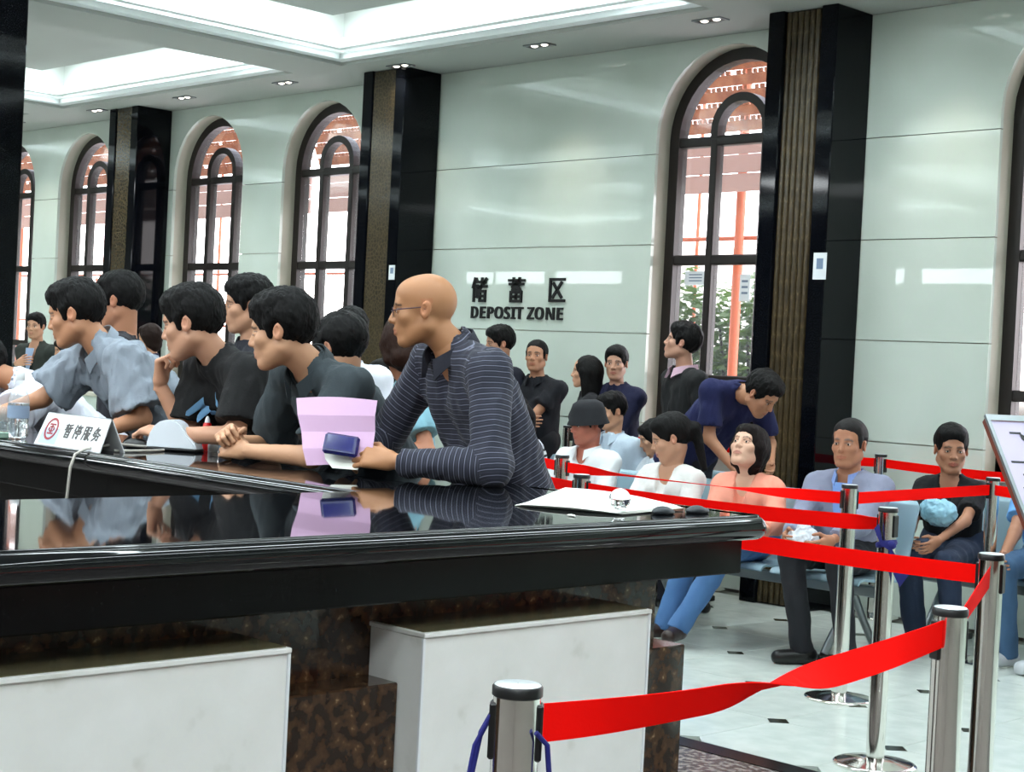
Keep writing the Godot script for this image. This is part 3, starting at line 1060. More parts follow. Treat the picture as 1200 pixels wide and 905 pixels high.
# a head about 0.23 m tall in its own axes (z forward, y up); eyes at y = 0
func head_field(cell: float, female: bool, thin: float, nl: Vector3) -> Field:
	var F := Field.new(Vector3(-0.105, -0.235, -0.15), Vector3(0.105, 0.14, 0.13), cell)
	var w := 0.94 if female else 1.0
	F.cap(Vector3(0, -0.055, -0.03), nl, 0.05 * w, 0.056 * w, 0.03)
	F.ell(Vector3(0, 0.028, -0.02), Vector3(0.0735, 0.087, 0.093), 0.02)
	F.ell(Vector3(0, 0.05, 0.03), Vector3(0.058, 0.046, 0.05), 0.03)
	F.ell(Vector3(0, -0.032, 0.022), Vector3(0.06 * thin, 0.072, 0.066), 0.025)
	for s in [-1.0, 1.0]:
		F.cap(Vector3(s * 0.05 * thin, -0.055, -0.01), Vector3(s * 0.022, -0.096, 0.052), 0.022, 0.018, 0.03)
		F.ell(Vector3(s * 0.04 * thin, -0.022, 0.054), Vector3(0.022, 0.019, 0.021), 0.02)
	F.cap(Vector3(-0.011, -0.098, 0.066), Vector3(0.011, -0.098, 0.066), 0.0165, 0.0165, 0.02)
	F.cap(Vector3(-0.03, 0.022, 0.071), Vector3(0.03, 0.022, 0.071), 0.0125, 0.0125, 0.02)
	for s in [-1.0, 1.0]:
		F.ell(Vector3(s * 0.031, 0.0, 0.091), Vector3(0.018, 0.0115, 0.014), 0.014, Basis(), true)
		F.ell(Vector3(s * 0.031, 0.0, 0.071), Vector3(0.0155, 0.011, 0.0115), 0.004)
	F.cap(Vector3(0, 0.012, 0.081), Vector3(0, -0.028, 0.1), 0.0075, 0.011, 0.014)
	for s in [-1.0, 1.0]:
		F.ell(Vector3(s * 0.0115, -0.032, 0.09), Vector3(0.008, 0.0075, 0.009), 0.007)
	F.ell(Vector3(0, -0.06, 0.064), Vector3(0.032, 0.027, 0.026), 0.016)
	for s in [-1.0, 1.0]:
		F.cap(Vector3(s * 0.021, -0.063, 0.079), Vector3(0, -0.0585, 0.0895), 0.0045, 0.0055, 0.007)
		F.cap(Vector3(s * 0.018, -0.067, 0.08), Vector3(0, -0.0705, 0.0875), 0.005, 0.0065, 0.006)
		F.cap(Vector3(s * 0.021, -0.0645, 0.088), Vector3(0, -0.064, 0.098), 0.0022, 0.0022, 0.004, 0, true)
	for s in [-1.0, 1.0]:
		var eb := Basis(Vector3.UP, s * 0.35) * Basis(Vector3.RIGHT, -0.2)
		F.ell(Vector3(s * 0.0785, -0.004, -0.014), Vector3(0.008, 0.0295, 0.0175), 0.006, eb)
		F.ell(Vector3(s * 0.087, -0.001, -0.009), Vector3(0.006, 0.016, 0.009), 0.004, eb, true)
	return F


func face_paint(skin: Color, brow: Color, female: bool) -> Callable:
	var lip := skin.lerp(lin(0.62, 0.20, 0.20), 0.55 if female else 0.32)
	var warm := skin.lerp(lin(0.75, 0.30, 0.22), 0.18)
	var dark := skin.darkened(0.0).lerp(brow, 0.25)
	return func(p: Vector3) -> Color:
		if p.z > 0.02:
			var ax := absf(p.x)
			var by := 0.0205 + 0.006 * sin(clampf((ax - 0.012) / 0.036, 0.0, 1.0) * PI) - 0.004 * (ax / 0.045)
			if ax > 0.012 and ax < 0.049 and absf(p.y - by) < 0.0042: return brow.lerp(skin, 0.25)
			if ax < 0.024 and p.z > 0.07:
				var t := ax / 0.024
				if p.y < -0.0535 - 0.006 * t and p.y > -0.0775 + 0.009 * t: return lip
			if absf(p.y + 0.0) < 0.0125 and absf(ax - 0.031) < 0.017 and absf(p.y - 0.0065) < 0.0026: return dark.lerp(brow, 0.6)
			if not female and p.y < -0.05 and p.y > -0.1 and ax < 0.05: return skin.lerp(brow, 0.05)
		if absf(p.x) > 0.072 and absf(p.y) < 0.035: return warm
		return skin


func hair_field(style: String, cell: float) -> Field:
	var F := Field.new(Vector3(-0.14, -0.34 if style in ["long", "pony"] else -0.16, -0.2), Vector3(0.14, 0.17, 0.15), cell)
	match style:
		"short", "full", "crop", "pony", "fringe":
			var g: float = {"short": 0.009, "full": 0.013, "crop": 0.006, "pony": 0.012, "fringe": 0.011}[style]
			F.ell(Vector3(0, 0.041 + g * 0.3, -0.023), Vector3(0.0755 + g, 0.082 + g, 0.0945 + g * 0.9), 0.02)
			F.ell(Vector3(0, 0.006, -0.052), Vector3(0.058 + g * 0.45, 0.06, 0.0615 + g * 0.3), 0.025)
			if style in ["full", "fringe", "short"]:
				F.ell(Vector3(0, 0.088, -0.004), Vector3(0.06 + g * 0.5, 0.042, 0.08), 0.03)
			if style == "crop":
				F.ell(Vector3(0, 0.066, 0.018), Vector3(0.064, 0.051, 0.056), 0.02)
			else:
				F.ell(Vector3(0, 0.084, 0.03), Vector3(0.062 + g * 0.4, 0.034 + g * 0.3, 0.058), 0.03)
			if style != "pony":
				for s in [-1.0, 1.0]:
					F.cap(Vector3(s * 0.068, 0.03, 0.022), Vector3(s * 0.069, -0.014, 0.018), 0.011, 0.006, 0.012)
			var fh: float = 0.0 if style != "fringe" else -0.014
			F.ell(Vector3(0, -0.038 + fh, 0.082), Vector3(0.0665, 0.098, 0.07), 0.012, Basis(), true)
			F.cut(Vector3(0, -0.018, 0.03), Vector3(0, -1, 0.42).normalized())
			for s in [-1.0, 1.0]:
				F.ell(Vector3(s * 0.09, -0.012, -0.006), Vector3(0.024, 0.04, 0.027), 0.008, Basis(), true)
			if style == "pony":
				F.ell(Vector3(0, 0.02, -0.13), Vector3(0.03, 0.035, 0.03), 0.02)
				F.cap(Vector3(0, 0.015, -0.14), Vector3(0.01, -0.2, -0.13), 0.032, 0.018, 0.03)
		"bob", "long":
			F.ell(Vector3(0, 0.03, -0.025), Vector3(0.092, 0.102, 0.108), 0.02)
			var low: float = -0.075 if style == "bob" else -0.27
			F.cap(Vector3(0, -0.01, -0.055), Vector3(0, low, -0.062), 0.085, 0.068, 0.04)
			for s in [-1.0, 1.0]:
				F.cap(Vector3(s * 0.068, 0.0, 0.0), Vector3(s * 0.066, minf(low, -0.06), -0.02), 0.03, 0.022, 0.03)
			F.ell(Vector3(0, -0.045, 0.088), Vector3(0.064, 0.098, 0.075), 0.012, Basis(), true)
			F.cap(Vector3(0, -0.12, 0.03), Vector3(0, -0.25, 0.06), 0.055, 0.06, 0.02, 0, true)
		"back":   # combed back, thick at the nape
			F.ell(Vector3(0, 0.032, -0.026), Vector3(0.09, 0.1, 0.108), 0.02)
			F.ell(Vector3(0, -0.03, 0.085), Vector3(0.068, 0.104, 0.075), 0.012, Basis(), true)
			F.cut(Vector3(0, -0.03, 0.02), Vector3(0, -1, 0.35).normalized())
			for s in [-1.0, 1.0]:
				F.ell(Vector3(s * 0.092, -0.012, -0.002), Vector3(0.022, 0.038, 0.026), 0.008, Basis(), true)
	var am: float = {"crop": 0.22, "pony": 0.45, "long": 0.5, "bob": 0.6}.get(style, 1.0)
	if style == "bob":
		F.ell(Vector3(0, 0.074, 0.05), Vector3(0.06, 0.034, 0.036), 0.02)
	F.crease(strand, 0.006 * am, Vector3(28, 12, 28))
	F.crease(strand, 0.0034 * am, Vector3(130, 36, 130))
	return F


# a hand at the wrist: fingers along +z, palm down, thumb to +x; curl 0 flat .. 1 closed
func hand_field(cell: float, curl: float, spread: float) -> Field:
	var F := Field.new(Vector3(-0.07, -0.1, -0.03), Vector3(0.1, 0.05, 0.215), cell)
	F.cap(Vector3(0, 0, -0.03), Vector3(0, 0, 0.02), 0.026, 0.024, 0.02)
	for i in 4:
		var x := 0.029 - 0.0195 * i
		F.cap(Vector3(x * 0.55, 0, 0.012), Vector3(x, 0, 0.086), 0.017, 0.0125, 0.016)
	F.cap(Vector3(0.016, -0.008, 0.02), Vector3(0.034, -0.01, 0.045), 0.018, 0.014, 0.014)
	var lens := [[0.043, 0.026, 0.022], [0.048, 0.029, 0.023], [0.044, 0.027, 0.022], [0.034, 0.021, 0.02]]
	for i in 4:
		var x := 0.029 - 0.0195 * i
		var p := Vector3(x, 0.001, 0.088)
		var ang := 0.0
		var fan := (1.5 - i) * 0.09 * spread
		for j in 3:
			ang += curl * [1.15, 1.45, 0.95][j] * (1.0 + 0.06 * i)
			var d := Vector3(sin(fan) * cos(ang), -sin(ang), cos(fan) * cos(ang))
			var q: Vector3 = p + d * lens[i][j]
			F.cap(p, q, 0.0092 - 0.0008 * j, 0.0086 - 0.0008 * j, 0.003)
			p = q
	var t0 := Vector3(0.033, -0.008, 0.042)
	var d1 := Vector3(0.72, -0.25 - 0.35 * curl, 0.68).normalized()
	var t1 := t0 + d1 * 0.036
	var d2 := Vector3(0.42 - 0.75 * curl, -0.2 - 0.4 * curl, 0.85).normalized()
	var t2 := t1 + d2 * 0.03
	F.cap(t0, t1, 0.0125, 0.0105, 0.008)
	F.cap(t1, t2, 0.0105, 0.0085, 0.003)
	F.cap(t2, t2 + (d2 + Vector3(-0.2 * curl, 0, 0)).normalized() * 0.012, 0.0085, 0.0075, 0.003)
	return F


func put_hand(mb: MB, wrist: Vector3, dir: Vector3, palm: Vector3, left: bool, curl: float, cell: float, s: float) -> void:
	# palm: the way the palm faces
	var z := dir.normalized()
	var y := -(palm - z * palm.dot(z)).normalized()
	var x := y.cross(z)
	# the thumb: for a palm-down right hand pointing away it lies to the left
	var mir := 1.0 if not left else -1.0
	var b := Basis(x * mir, y, z) * Basis.from_scale(Vector3.ONE * s)
	hand_field(cell, curl, 1.0).to(mb, Transform3D(b, wrist))


# collar: a folded band round the neck, open at the front
func collar(mb: MB, at: Vector3, b: Basis, r: float, s: float, tall := 0.036) -> void:
	var n := 28
	var rings := []
	for i in n + 1:
		var t := -1.0 + 2.0 * i / n
		var a := t * 2.72
		var fr := pow(absf(t), 2.2)
		var e := Vector3(sin(a), 0, -cos(a))
		var open := 1.0 + 0.10 * fr
		var drop := -0.034 * fr
		var p0 := e * (r * open) + Vector3(0, -0.012 + drop, 0.012 * fr)
		var p1 := e * (r * open + 0.002) + Vector3(0, tall * (1.0 - 0.25 * fr) + drop, 0.012 * fr)
		var p2 := e * (r * open + 0.007) + Vector3(0, tall * (1.0 - 0.25 * fr) + drop + 0.001, 0.013 * fr)
		var p3 := e * (r * open + 0.017 + 0.008 * fr) + Vector3(0, -0.006 + drop - 0.032 * pow(fr, 3.0), 0.016 * fr)
		var p4 := e * (r * open + 0.012) + Vector3(0, -0.010 + drop - 0.028 * pow(fr, 3.0), 0.014 * fr)
		rings.append([p0, p1, p2, p3, p4])
	for i in n:
		for j in 5:
			var A: Array = rings[i]
			var B: Array = rings[i + 1]
			var k := (j + 1) % 5
			var pts := [A[j], B[j], B[k], A[k]]
			var nn: Vector3 = (pts[1] - pts[0]).cross(pts[3] - pts[0]).normalized()
			var mid: Vector3 = (pts[0] + pts[1] + pts[2] + pts[3]) / 4
			var cen := Vector3.ZERO
			for q in 5: cen += (A[q] + B[q]) / 10
			if nn.dot(mid - cen) < 0: nn = -nn
			var w := []
			for q in pts: w.append(at + b * (q * s))
			mb.face(w, b * nn)
	for e in [0, n]:
		var w := []
		for q in rings[e]: w.append(at + b * (q * s))
		mb.face(w, b * Vector3(-1 if e == 0 else 1, 0, 0.2).normalized())


func mixv(a: Vector3, b: Vector3, t: float) -> Vector3:
	return a.lerp(b, t)


# sp: base, hip, neck, head, face, chest ... ; see people() for the keys
func person(sp: Dictionary) -> Node3D:
	var s: float = sp.get("s", 1.0)
	var q: float = sp.get("q", 0.016)
	var female: bool = sp.get("female", false)
	var hip: Vector3 = sp.hip
	var neck: Vector3 = sp.neck
	var head: Vector3 = sp.head
	var chest: Vector3 = Vector3(sp.chest.x, 0, sp.chest.z).normalized()
	var seated: bool = sp.get("seated", false)
	var base := Vector3(hip.x, 0, hip.z)
	if sp.has("base"): base = sp.base
	var t := thing("person", base, sp.label, "person", sp.get("group", ""))
	var U := (neck - hip).normalized()
	var R := chest.cross(Vector3.UP).normalized()      # the person's right
	R = (R - U * R.dot(U)).normalized()
	var F := U.cross(R).normalized() * 1.0
	if F.dot(chest) < 0: F = -F
	var T := (neck - hip).length()
	var sw: float = sp.get("sw", 0.182 if not female else 0.16) * s
	var shR: Vector3 = neck - U * 0.055 * s + R * sw + sp.get("shr_off", Vector3.ZERO)
	var shL: Vector3 = neck - U * 0.055 * s - R * sw + sp.get("shl_off", Vector3.ZERO)
	var ua := 0.285 * s
	var fa := 0.255 * s
	var skin: Color = sp.get("skin", lin(0.78, 0.58, 0.46))
	var hairc: Color = sp.get("hairc", Color(0.035, 0.03, 0.03))
	var shirtc: Color = sp.shirt
	var trousc: Color = sp.get("trousers", Color(0.08, 0.08, 0.10))
	# arms
	var wr := {}
	var el := {}
	for side in ["L", "R"]:
		var sh: Vector3 = shL if side == "L" else shR
		var sg := -1.0 if side == "L" else 1.0
		var w: Vector3 = sp.get("wrist" + side, sh + R * sg * 0.06 * s - Vector3.UP * 0.5 * s + F * 0.06)
		var pole: Vector3 = sp.get("pole" + side, R * sg * 0.4 - F * 0.8 - Vector3.UP * 0.4)
		var e := bend(sh, w, ua, fa, pole)
		if sp.has("elbow" + side): e = sp["elbow" + side]
		var reach := (w - e)
		if reach.length() > fa * 1.25: w = e + reach.normalized() * fa * 1.25
		wr[side] = w
		el[side] = e
	# legs
	var hj := {"L": hip - R * 0.088 * s, "R": hip + R * 0.088 * s}
	var kn := {}
	var an := {}
	var Fh := Vector3(chest.x, 0, chest.z).normalized()
	var Rh := Fh.cross(Vector3.UP)
	if sp.has("legdir"):
		Fh = Vector3(sp.legdir.x, 0, sp.legdir.z).normalized()
		Rh = Fh.cross(Vector3.UP)
	for side in ["L", "R"]:
		var sg := -1.0 if side == "L" else 1.0
		if seated:
			kn[side] = sp.get("knee" + side, hj[side] + Fh * 0.43 * s + Rh * sg * 0.03 + Vector3.UP * 0.015)
			an[side] = sp.get("ankle" + side, Vector3(kn[side].x, 0.085, kn[side].z) + Fh * 0.02)
		else:
			an[side] = sp.get("ankle" + side, base + Rh * sg * 0.10 * s + Vector3.UP * 0.085)
			kn[side] = bend(hj[side], an[side], 0.435 * s, 0.41 * s, Fh)
	# ---- body: one skin surface
	var lo := hip
	var hi := hip
	for p in [neck, head, shL, shR, wr.L, wr.R, el.L, el.R, kn.L, kn.R, an.L, an.R]:
		lo = lo.min(p)
		hi = hi.max(p)
	lo -= Vector3.ONE * 0.17
	hi += Vector3.ONE * 0.12
	lo.y = maxf(lo.y, -0.01)
	var hf: Vector3 = sp.face
	var hs: float = sp.get("hs", s)
	var hb := basis_from(hf, sp.get("headup", Vector3.UP), sp.get("roll", 0.0))
	var hx := Transform3D(hb * Basis.from_scale(Vector3.ONE * hs), head)
	var body := MB.new()
	body.col = skin
	var G := Field.new(lo, hi, q)
	var fm := 0.9 if female else 1.0
	for sg in [-1.0, 1.0]:
		G.cap(hip + U * 0.10 * T + R * sg * 0.06 * s, hip + U * 0.78 * T + R * sg * 0.075 * s, 0.095 * s * fm, 0.092 * s * fm, 0.05)
	G.cap(hj.L, hj.R, 0.095 * s, 0.095 * s, 0.05)
	G.cap(shL, shR, 0.047 * s, 0.047 * s, 0.05)
	G.cap(shL, neck, 0.04 * s, 0.048 * s, 0.04)
	G.cap(shR, neck, 0.04 * s, 0.048 * s, 0.04)
	var nk := hx * Vector3(0, -0.055, -0.03)
	G.cap(neck - U * 0.03, mixv(neck, nk, 0.6), 0.055 * s * fm, 0.047 * hs * fm, 0.03)
	for side in ["L", "R"]:
		var sh: Vector3 = shL if side == "L" else shR
		G.cap(sh, el[side], 0.045 * s * fm, 0.036 * s * fm, 0.03)
		G.cap(el[side], wr[side], 0.0385 * s * fm, 0.0265 * s * fm, 0.02)
		G.cap(hj[side], kn[side], 0.078 * s, 0.052 * s, 0.03)
		G.cap(kn[side], an[side], 0.052 * s, 0.034 * s, 0.02)
		var td: Vector3 = sp.get("toe" + side, Fh)
		G.cap(an[side] - Vector3.UP * 0.04, an[side] - Vector3.UP * 0.055 + td.normalized() * 0.08, 0.028 * s, 0.02 * s, 0.02)
	G.to(body)
	# head with neck
	var hc: float = sp.get("hq", 0.0065)
	var nl := hx.affine_inverse() * neck
	nl.y = clampf(nl.y, -0.21, -0.1)
	nl.x = clampf(nl.x, -0.06, 0.06)
	nl.z = clampf(nl.z, -0.11, 0.05)
	head_field(hc, female, sp.get("thin", 1.0), nl).to(body, hx, face_paint(skin, hairc, female))
	body.col = skin
	for side in ["L", "R"]:
		if sp.get("nohand" + side, false): continue
		var d: Vector3 = sp.get("hand" + side, (wr[side] - el[side]).normalized())
		var sg := -1.0 if side == "L" else 1.0
		var pl: Vector3 = sp.get("palm" + side, -R * sg)
		put_hand(body, wr[side] + d.normalized() * 0.012, d, pl, side == "L", sp.get("curl" + side, 0.35), sp.get("handq", 0.006), s * (0.92 if female else 1.0))
	part("body", body.mesh(base), M.skin, t)
	# eyes
	var eyes := MB.new()
	for sg in [-1.0, 1.0]:
		var gz: Vector3 = Vector3(sg * 0.031, -0.0015, 0.0715)
		eyes.col = lin(0.86, 0.84, 0.82)
		eyes.ball(hx * gz, Vector3(0.0125, 0.0062, 0.0122) * hs, hb, 12)
		eyes.col = lin(0.07, 0.045, 0.035)
		eyes.ball(hx * (gz + Vector3(0, 0.0003, 0.0075)), Vector3(0.0062, 0.0058, 0.0058) * hs, hb, 10)
	part("eyes", eyes.mesh(base), M.eye, t)
	# hair
	var style: String = sp.get("hair", "short")
	if style != "none":
		var hm := MB.new()
		hair_field(style, sp.get("hairq", hc * 1.0)).to(hm, hx)
		var m := mat(hairc, 0.62)
		m.metallic_specular = 0.3
		part("hair", hm.mesh(base), m, t)
	# ---- shirt
	var sleeve: float = sp.get("sleeve", 0.62)            # share of the upper arm; above 1 runs on down the forearm
	var SF := Field.new(lo, hi, sp.get("sq", q))
	var ls: float = sp.get("loose", 0.012)
	var hem: float = sp.get("hem", -0.06)                 # along the torso, measured from the hips
	var belly: float = sp.get("belly", 0.0)
	for sg in [-1.0, 1.0]:
		SF.cap(hip + U * hem + R * sg * 0.068 * s, hip + U * 0.76 * T + R * sg * 0.078 * s, (0.103 * s + ls) * fm, (0.098 * s + ls) * fm, 0.05, 1)
	SF.cap(hip + U * hem, hip + U * 0.5 * T, 0.125 * s + ls * 0.5, 0.1 * s, 0.05, 1)
	if belly > 0.0: SF.ell(hip + U * 0.36 * T + F * 0.06, Vector3(0.12, 0.13, 0.07 + belly), 0.05, Basis(R, U, F) if R.cross(U).dot(F) > 0 else Basis(-R, U, F))
	if female: SF.cap(hip + U * 0.68 * T + F * 0.075 - R * 0.06, hip + U * 0.68 * T + F * 0.075 + R * 0.06, 0.058, 0.058, 0.05)
	SF.cap(shL, shR, 0.055 * s + ls * 0.5, 0.055 * s + ls * 0.5, 0.05)
	SF.cap(shL, neck, 0.049 * s + ls * 0.4, 0.056 * s + ls * 0.2, 0.04)
	SF.cap(shR, neck, 0.049 * s + ls * 0.4, 0.056 * s + ls * 0.2, 0.04)
	for side in ["L", "R"]:
		var sh: Vector3 = shL if side == "L" else shR
		var e: Vector3 = el[side]
		var b := 0.054 * s * fm + ls
		if sleeve <= 1.0:
			SF.cap(sh, mixv(sh, e, sleeve), b, b + 0.004 + ls * 0.5, 0.035, 2)
		else:
			SF.cap(sh, e, b, 0.043 * s * fm + ls, 0.035)
			SF.cap(e, mixv(e, wr[side], minf(sleeve - 1.0, 0.97)), 0.043 * s * fm + ls, 0.031 * s * fm + ls * 0.8, 0.025, 2)
	SF.cap(neck - U * 0.03, mixv(neck, nk, 0.28), 0.07 * s * fm, 0.066 * s * fm, 0.03)
	SF.crease(fold, sp.get("folds", 0.011), Vector3(9, 4.5, 9))
	SF.crease(fold, sp.get("folds", 0.011) * 0.4, Vector3(24, 9, 24))
	# neck opening
	var open: float = sp.get("open", 0.0)
	SF.cap(mixv(neck, nk, 0.12), mixv(neck, nk, 1.3), 0.060 * s * fm, 0.085 * s, 0.008, 0, true)
	if open > 0.0:
		SF.cap(neck + F * 0.05 * s + U * 0.03, neck + F * (0.12 * s) - U * open, 0.058 * s, 0.03, 0.008, 0, true)
	var cut_mesh := MB.new()
	SF.to(cut_mesh)
	var sm: StandardMaterial3D
	if sp.has("stripes"):
		cut_mesh = striped(cut_mesh, hip, neck, shL, shR, el, wr)
		sm = sp.stripes
	else:
		sm = cloth(shirtc)
	var shirt := part(sp.get("top", "shirt"), cut_mesh.mesh(base), sm, t)
	if sp.get("collar", false):
		var cb := MB.new()
		var cz := (F * 0.9 + U * 0.1).normalized()
		collar(cb, mixv(neck, nk, 0.16), Basis(U.cross(cz).normalized(), cz.cross(U.cross(cz).normalized()).normalized(), cz), 0.071 * s * fm, s, 0.036)
		part("collar", cb.mesh(base), cloth(sp.get("collarc", shirtc)), shirt)
	if sp.has("under"):
		# a lighter shirt showing in a jacket's opening
		var un := MB.new()
		un.sheet([neck + F * 0.10 * s - R * 0.05 - U * 0.02, neck + F * 0.125 * s - R * 0.035 - U * 0.16, neck + F * 0.13 * s - R * 0.008 - U * 0.27], [neck + F * 0.10 * s + R * 0.05 - U * 0.02, neck + F * 0.125 * s + R * 0.035 - U * 0.16, neck + F * 0.13 * s + R * 0.008 - U * 0.27], 0.004)
		part("shirt_front", un.mesh(base), cloth(sp.under), shirt)
	# ---- trousers
	var P := Field.new(Vector3(lo.x, -0.01, lo.z), Vector3(hi.x, hip.y + 0.18, hi.z), sp.get("sq", q))
	P.cap(hj.L + U * 0.05, hj.R + U * 0.05, 0.112 * s, 0.112 * s, 0.05)
	P.cap(hip, hip + U * 0.10, 0.125 * s, 0.12 * s, 0.05, 2)
	for side in ["L", "R"]:
		P.cap(hj[side], kn[side], 0.098 * s, 0.07 * s, 0.03)
		P.cap(kn[side], an[side] - Vector3.UP * 0.03, 0.069 * s, 0.06 * s, 0.02, 2)
	P.crease(fold, 0.012, Vector3(8, 5, 8))
	var pm := MB.new()
	P.to(pm)
	part("trousers", pm.mesh(base), cloth(trousc), t)
	# ---- shoes
	for side in ["L", "R"]:
		var a: Vector3 = an[side]
		var fd: Vector3 = sp.get("toe" + side, Fh)
		fd = Vector3(fd.x, 0, fd.z).normalized()
		var y0: float = a.y - 0.085
		var S := Field.new(a + Vector3(-0.24, -0.13, -0.24), a + Vector3(0.24, 0.06, 0.24), 0.011)
		S.cap(a - Vector3.UP * 0.042 - fd * 0.035, a - Vector3.UP * 0.05 + fd * 0.135 * s, 0.046 * s, 0.041 * s, 0.03)
		S.cap(a - Vector3.UP * 0.03 - fd * 0.015, a - Vector3.UP * 0.01, 0.046 * s, 0.044 * s, 0.03, 2)
		S.cut(Vector3(0, y0 + 0.003, 0), Vector3.DOWN)
		var shm := MB.new()
		S.to(shm)
		part("shoe", shm.mesh(base), mat(sp.get("shoes", Color(0.04, 0.035, 0.035)), 0.35), t)
	t.set_meta("frames", 0)
	t.remove_meta("frames")
	sp.hx = hx
	sp.node = t
	sp.field = SF
	sp.shirt_node = shirt
	sp.F = F
	sp.R = R
	sp.U = U
	return t


# gives each triangle a stripe coordinate along the limb or the trunk that it covers
func striped(src: MB, hip: Vector3, neck: Vector3, shL: Vector3, shR: Vector3, el: Dictionary, wr: Dictionary) -> MB:
	var segs := [[hip, neck, 0.17], [shL, el.L, 0.055], [shR, el.R, 0.055], [el.L, wr.L, 0.05], [el.R, wr.R, 0.05]]
	var out := MB.new()
	for i in range(0, src.ix.size(), 3):
		var ctr := (src.v[src.ix[i]] + src.v[src.ix[i + 1]] + src.v[src.ix[i + 2]]) / 3.0
		var best := 0
		var bd := 1e9
		for k in segs.size():
			var a: Vector3 = segs[k][0]
			var b: Vector3 = segs[k][1]
			var ab := b - a
			var tt := clampf((ctr - a).dot(ab) / ab.dot(ab), 0, 1)
			var d := (ctr - a - ab * tt).length() - float(segs[k][2])
			if d < bd:
				bd = d
				best = k
		var A: Vector3 = segs[best][0]
		var dir: Vector3 = (segs[best][1] - A).normalized()
		var s0 := out.v.size()
		for k in 3:
			var q := src.ix[i + k]
			var along := (src.v[q] - A).dot(dir)
			var rad := (src.v[q] - A) - dir * along
			out.vert(src.v[q], src.n[q], Vector2(rad.x + rad.z, along))
		out.tri(s0, s0 + 1, s0 + 2)
	return out


# a patch that follows the shirt's surface: strips in (across, up) metres round a centre on the chest
func chest_print(sp: Dictionary, called: String, centre: Vector3, strips: Array, m: Material) -> void:
	var F: Field = sp.field
	var out: Vector3 = sp.F
	var ax: Vector3 = -sp.R
	var up: Vector3 = sp.U
	var mb := MB.new()
	for st in strips:
		var rows := []
		for v in 2:
			var row := []
			for i in 7:
				var u := i / 6.0
				var x: float = lerpf(st[0], st[2], u)
				var y: float = lerpf(st[1], st[3], u)
				var dx: float = st[3] - st[1]
				var dy: float = st[0] - st[2]
				var pn := Vector2(dx, dy).normalized() * float(st[4]) * (0.5 if v == 0 else -0.5) * (1.0 + 0.5 * sin(u * 9.0 + v))
				var p := centre + ax * (x + pn.x) + up * (y + pn.y) + out * 0.30
				for k in 160:
					var g := (p - F.o) / F.h
					var a := Vector3i(int(g.x), int(g.y), int(g.z))
					if a.x < 0 or a.y < 0 or a.z < 0 or a.x >= F.nx or a.y >= F.ny or a.z >= F.nz:
						p -= out * 0.004
						continue
					if F.f[(a.z * F.ny + a.y) * F.nx + a.x] < 0.0: break
					p -= out * 0.004
				row.append(p + out * 0.016)
			rows.append(row)
		mb.sheet(rows[0], rows[1], 0.002)
	part(called, mb.mesh(sp.node.position), m, sp.shirt_node)


# ---------------------------------------------------------------- barriers
func stanchion(at: Vector3, label: String, h := 1.0, turn := 0.0) -> Node3D:
	var t := thing("barrier_post", at, label, "stanchion", "chrome barrier posts", turn)
	part("base", MB.new().lathe([Vector2(0.001, 0.035), Vector2(0.045, 0.033), Vector2(0.09, 0.024), Vector2(0.14, 0.014), Vector2(0.155, 0.012), Vector2(0.16, 0.008), Vector2(0.16, 0.0), Vector2(0.001, 0.0)], 36).mesh(), M.chrome, t)
	part("pole", MB.new().lathe([Vector2(0.036, 0.03), Vector2(0.036, h - 0.018)], 28).mesh(), M.chrome, t)
	part("collar", MB.new().lathe([Vector2(0.036, h - 0.018), Vector2(0.0385, h - 0.016), Vector2(0.0385, h - 0.003), Vector2(0.036, h)], 28).mesh(), M.black, t)
	part("cap", MB.new().lathe([Vector2(0.036, h - 0.001), Vector2(0.034, h + 0.001), Vector2(0.001, h + 0.002)], 28).mesh(), M.cap, t)
	part("belt_slot", MB.new().box(Vector3(0.0335, h - 0.07, 0), Vector3(0.014, 0.085, 0.032), 0.003).mesh(), M.black, t)
	part("belt_slot", MB.new().box(Vector3(-0.0335, h - 0.07, 0), Vector3(0.014, 0.085, 0.032), 0.003).mesh(), M.black, t)
	return t


# twists: list of [position 0..1, angle from upright in half turns]
func belt(a: Vector3, b: Vector3, label: String, sag := 0.02, tw := [[0.0, 0.0], [1.0, 0.0]], w := 0.055, trim := 0.036) -> void:
	var d := (b - a).normalized()
	a += d * trim
	b -= d * trim
	var side := d.cross(Vector3.UP).normalized()
	var A := []
	var B := []
	var mid := (a + b) / 2
	mid.y = 0.0
	var n := 40
	for i in n + 1:
		var t := float(i) / n
		var p := a.lerp(b, t) - Vector3.UP * sag * 4.0 * t * (1.0 - t)
		var ang := 0.0
		for k in tw.size() - 1:
			if t >= tw[k][0] and t <= tw[k + 1][0]:
				var u: float = (t - tw[k][0]) / (tw[k + 1][0] - tw[k][0])
				ang = lerpf(tw[k][1], tw[k + 1][1], smoothstep(0.0, 1.0, u)) * PI
		var wd := Vector3.UP * cos(ang) + side * sin(ang)
		A.append(p + wd * w * 0.5 - mid)
		B.append(p - wd * w * 0.5 - mid)
	var o := part("barrier_belt", MB.new().sheet(A, B, 0.0018).mesh(), M.belt, self, mid)
	tag(o, label, "barrier belt", "red barrier belts")


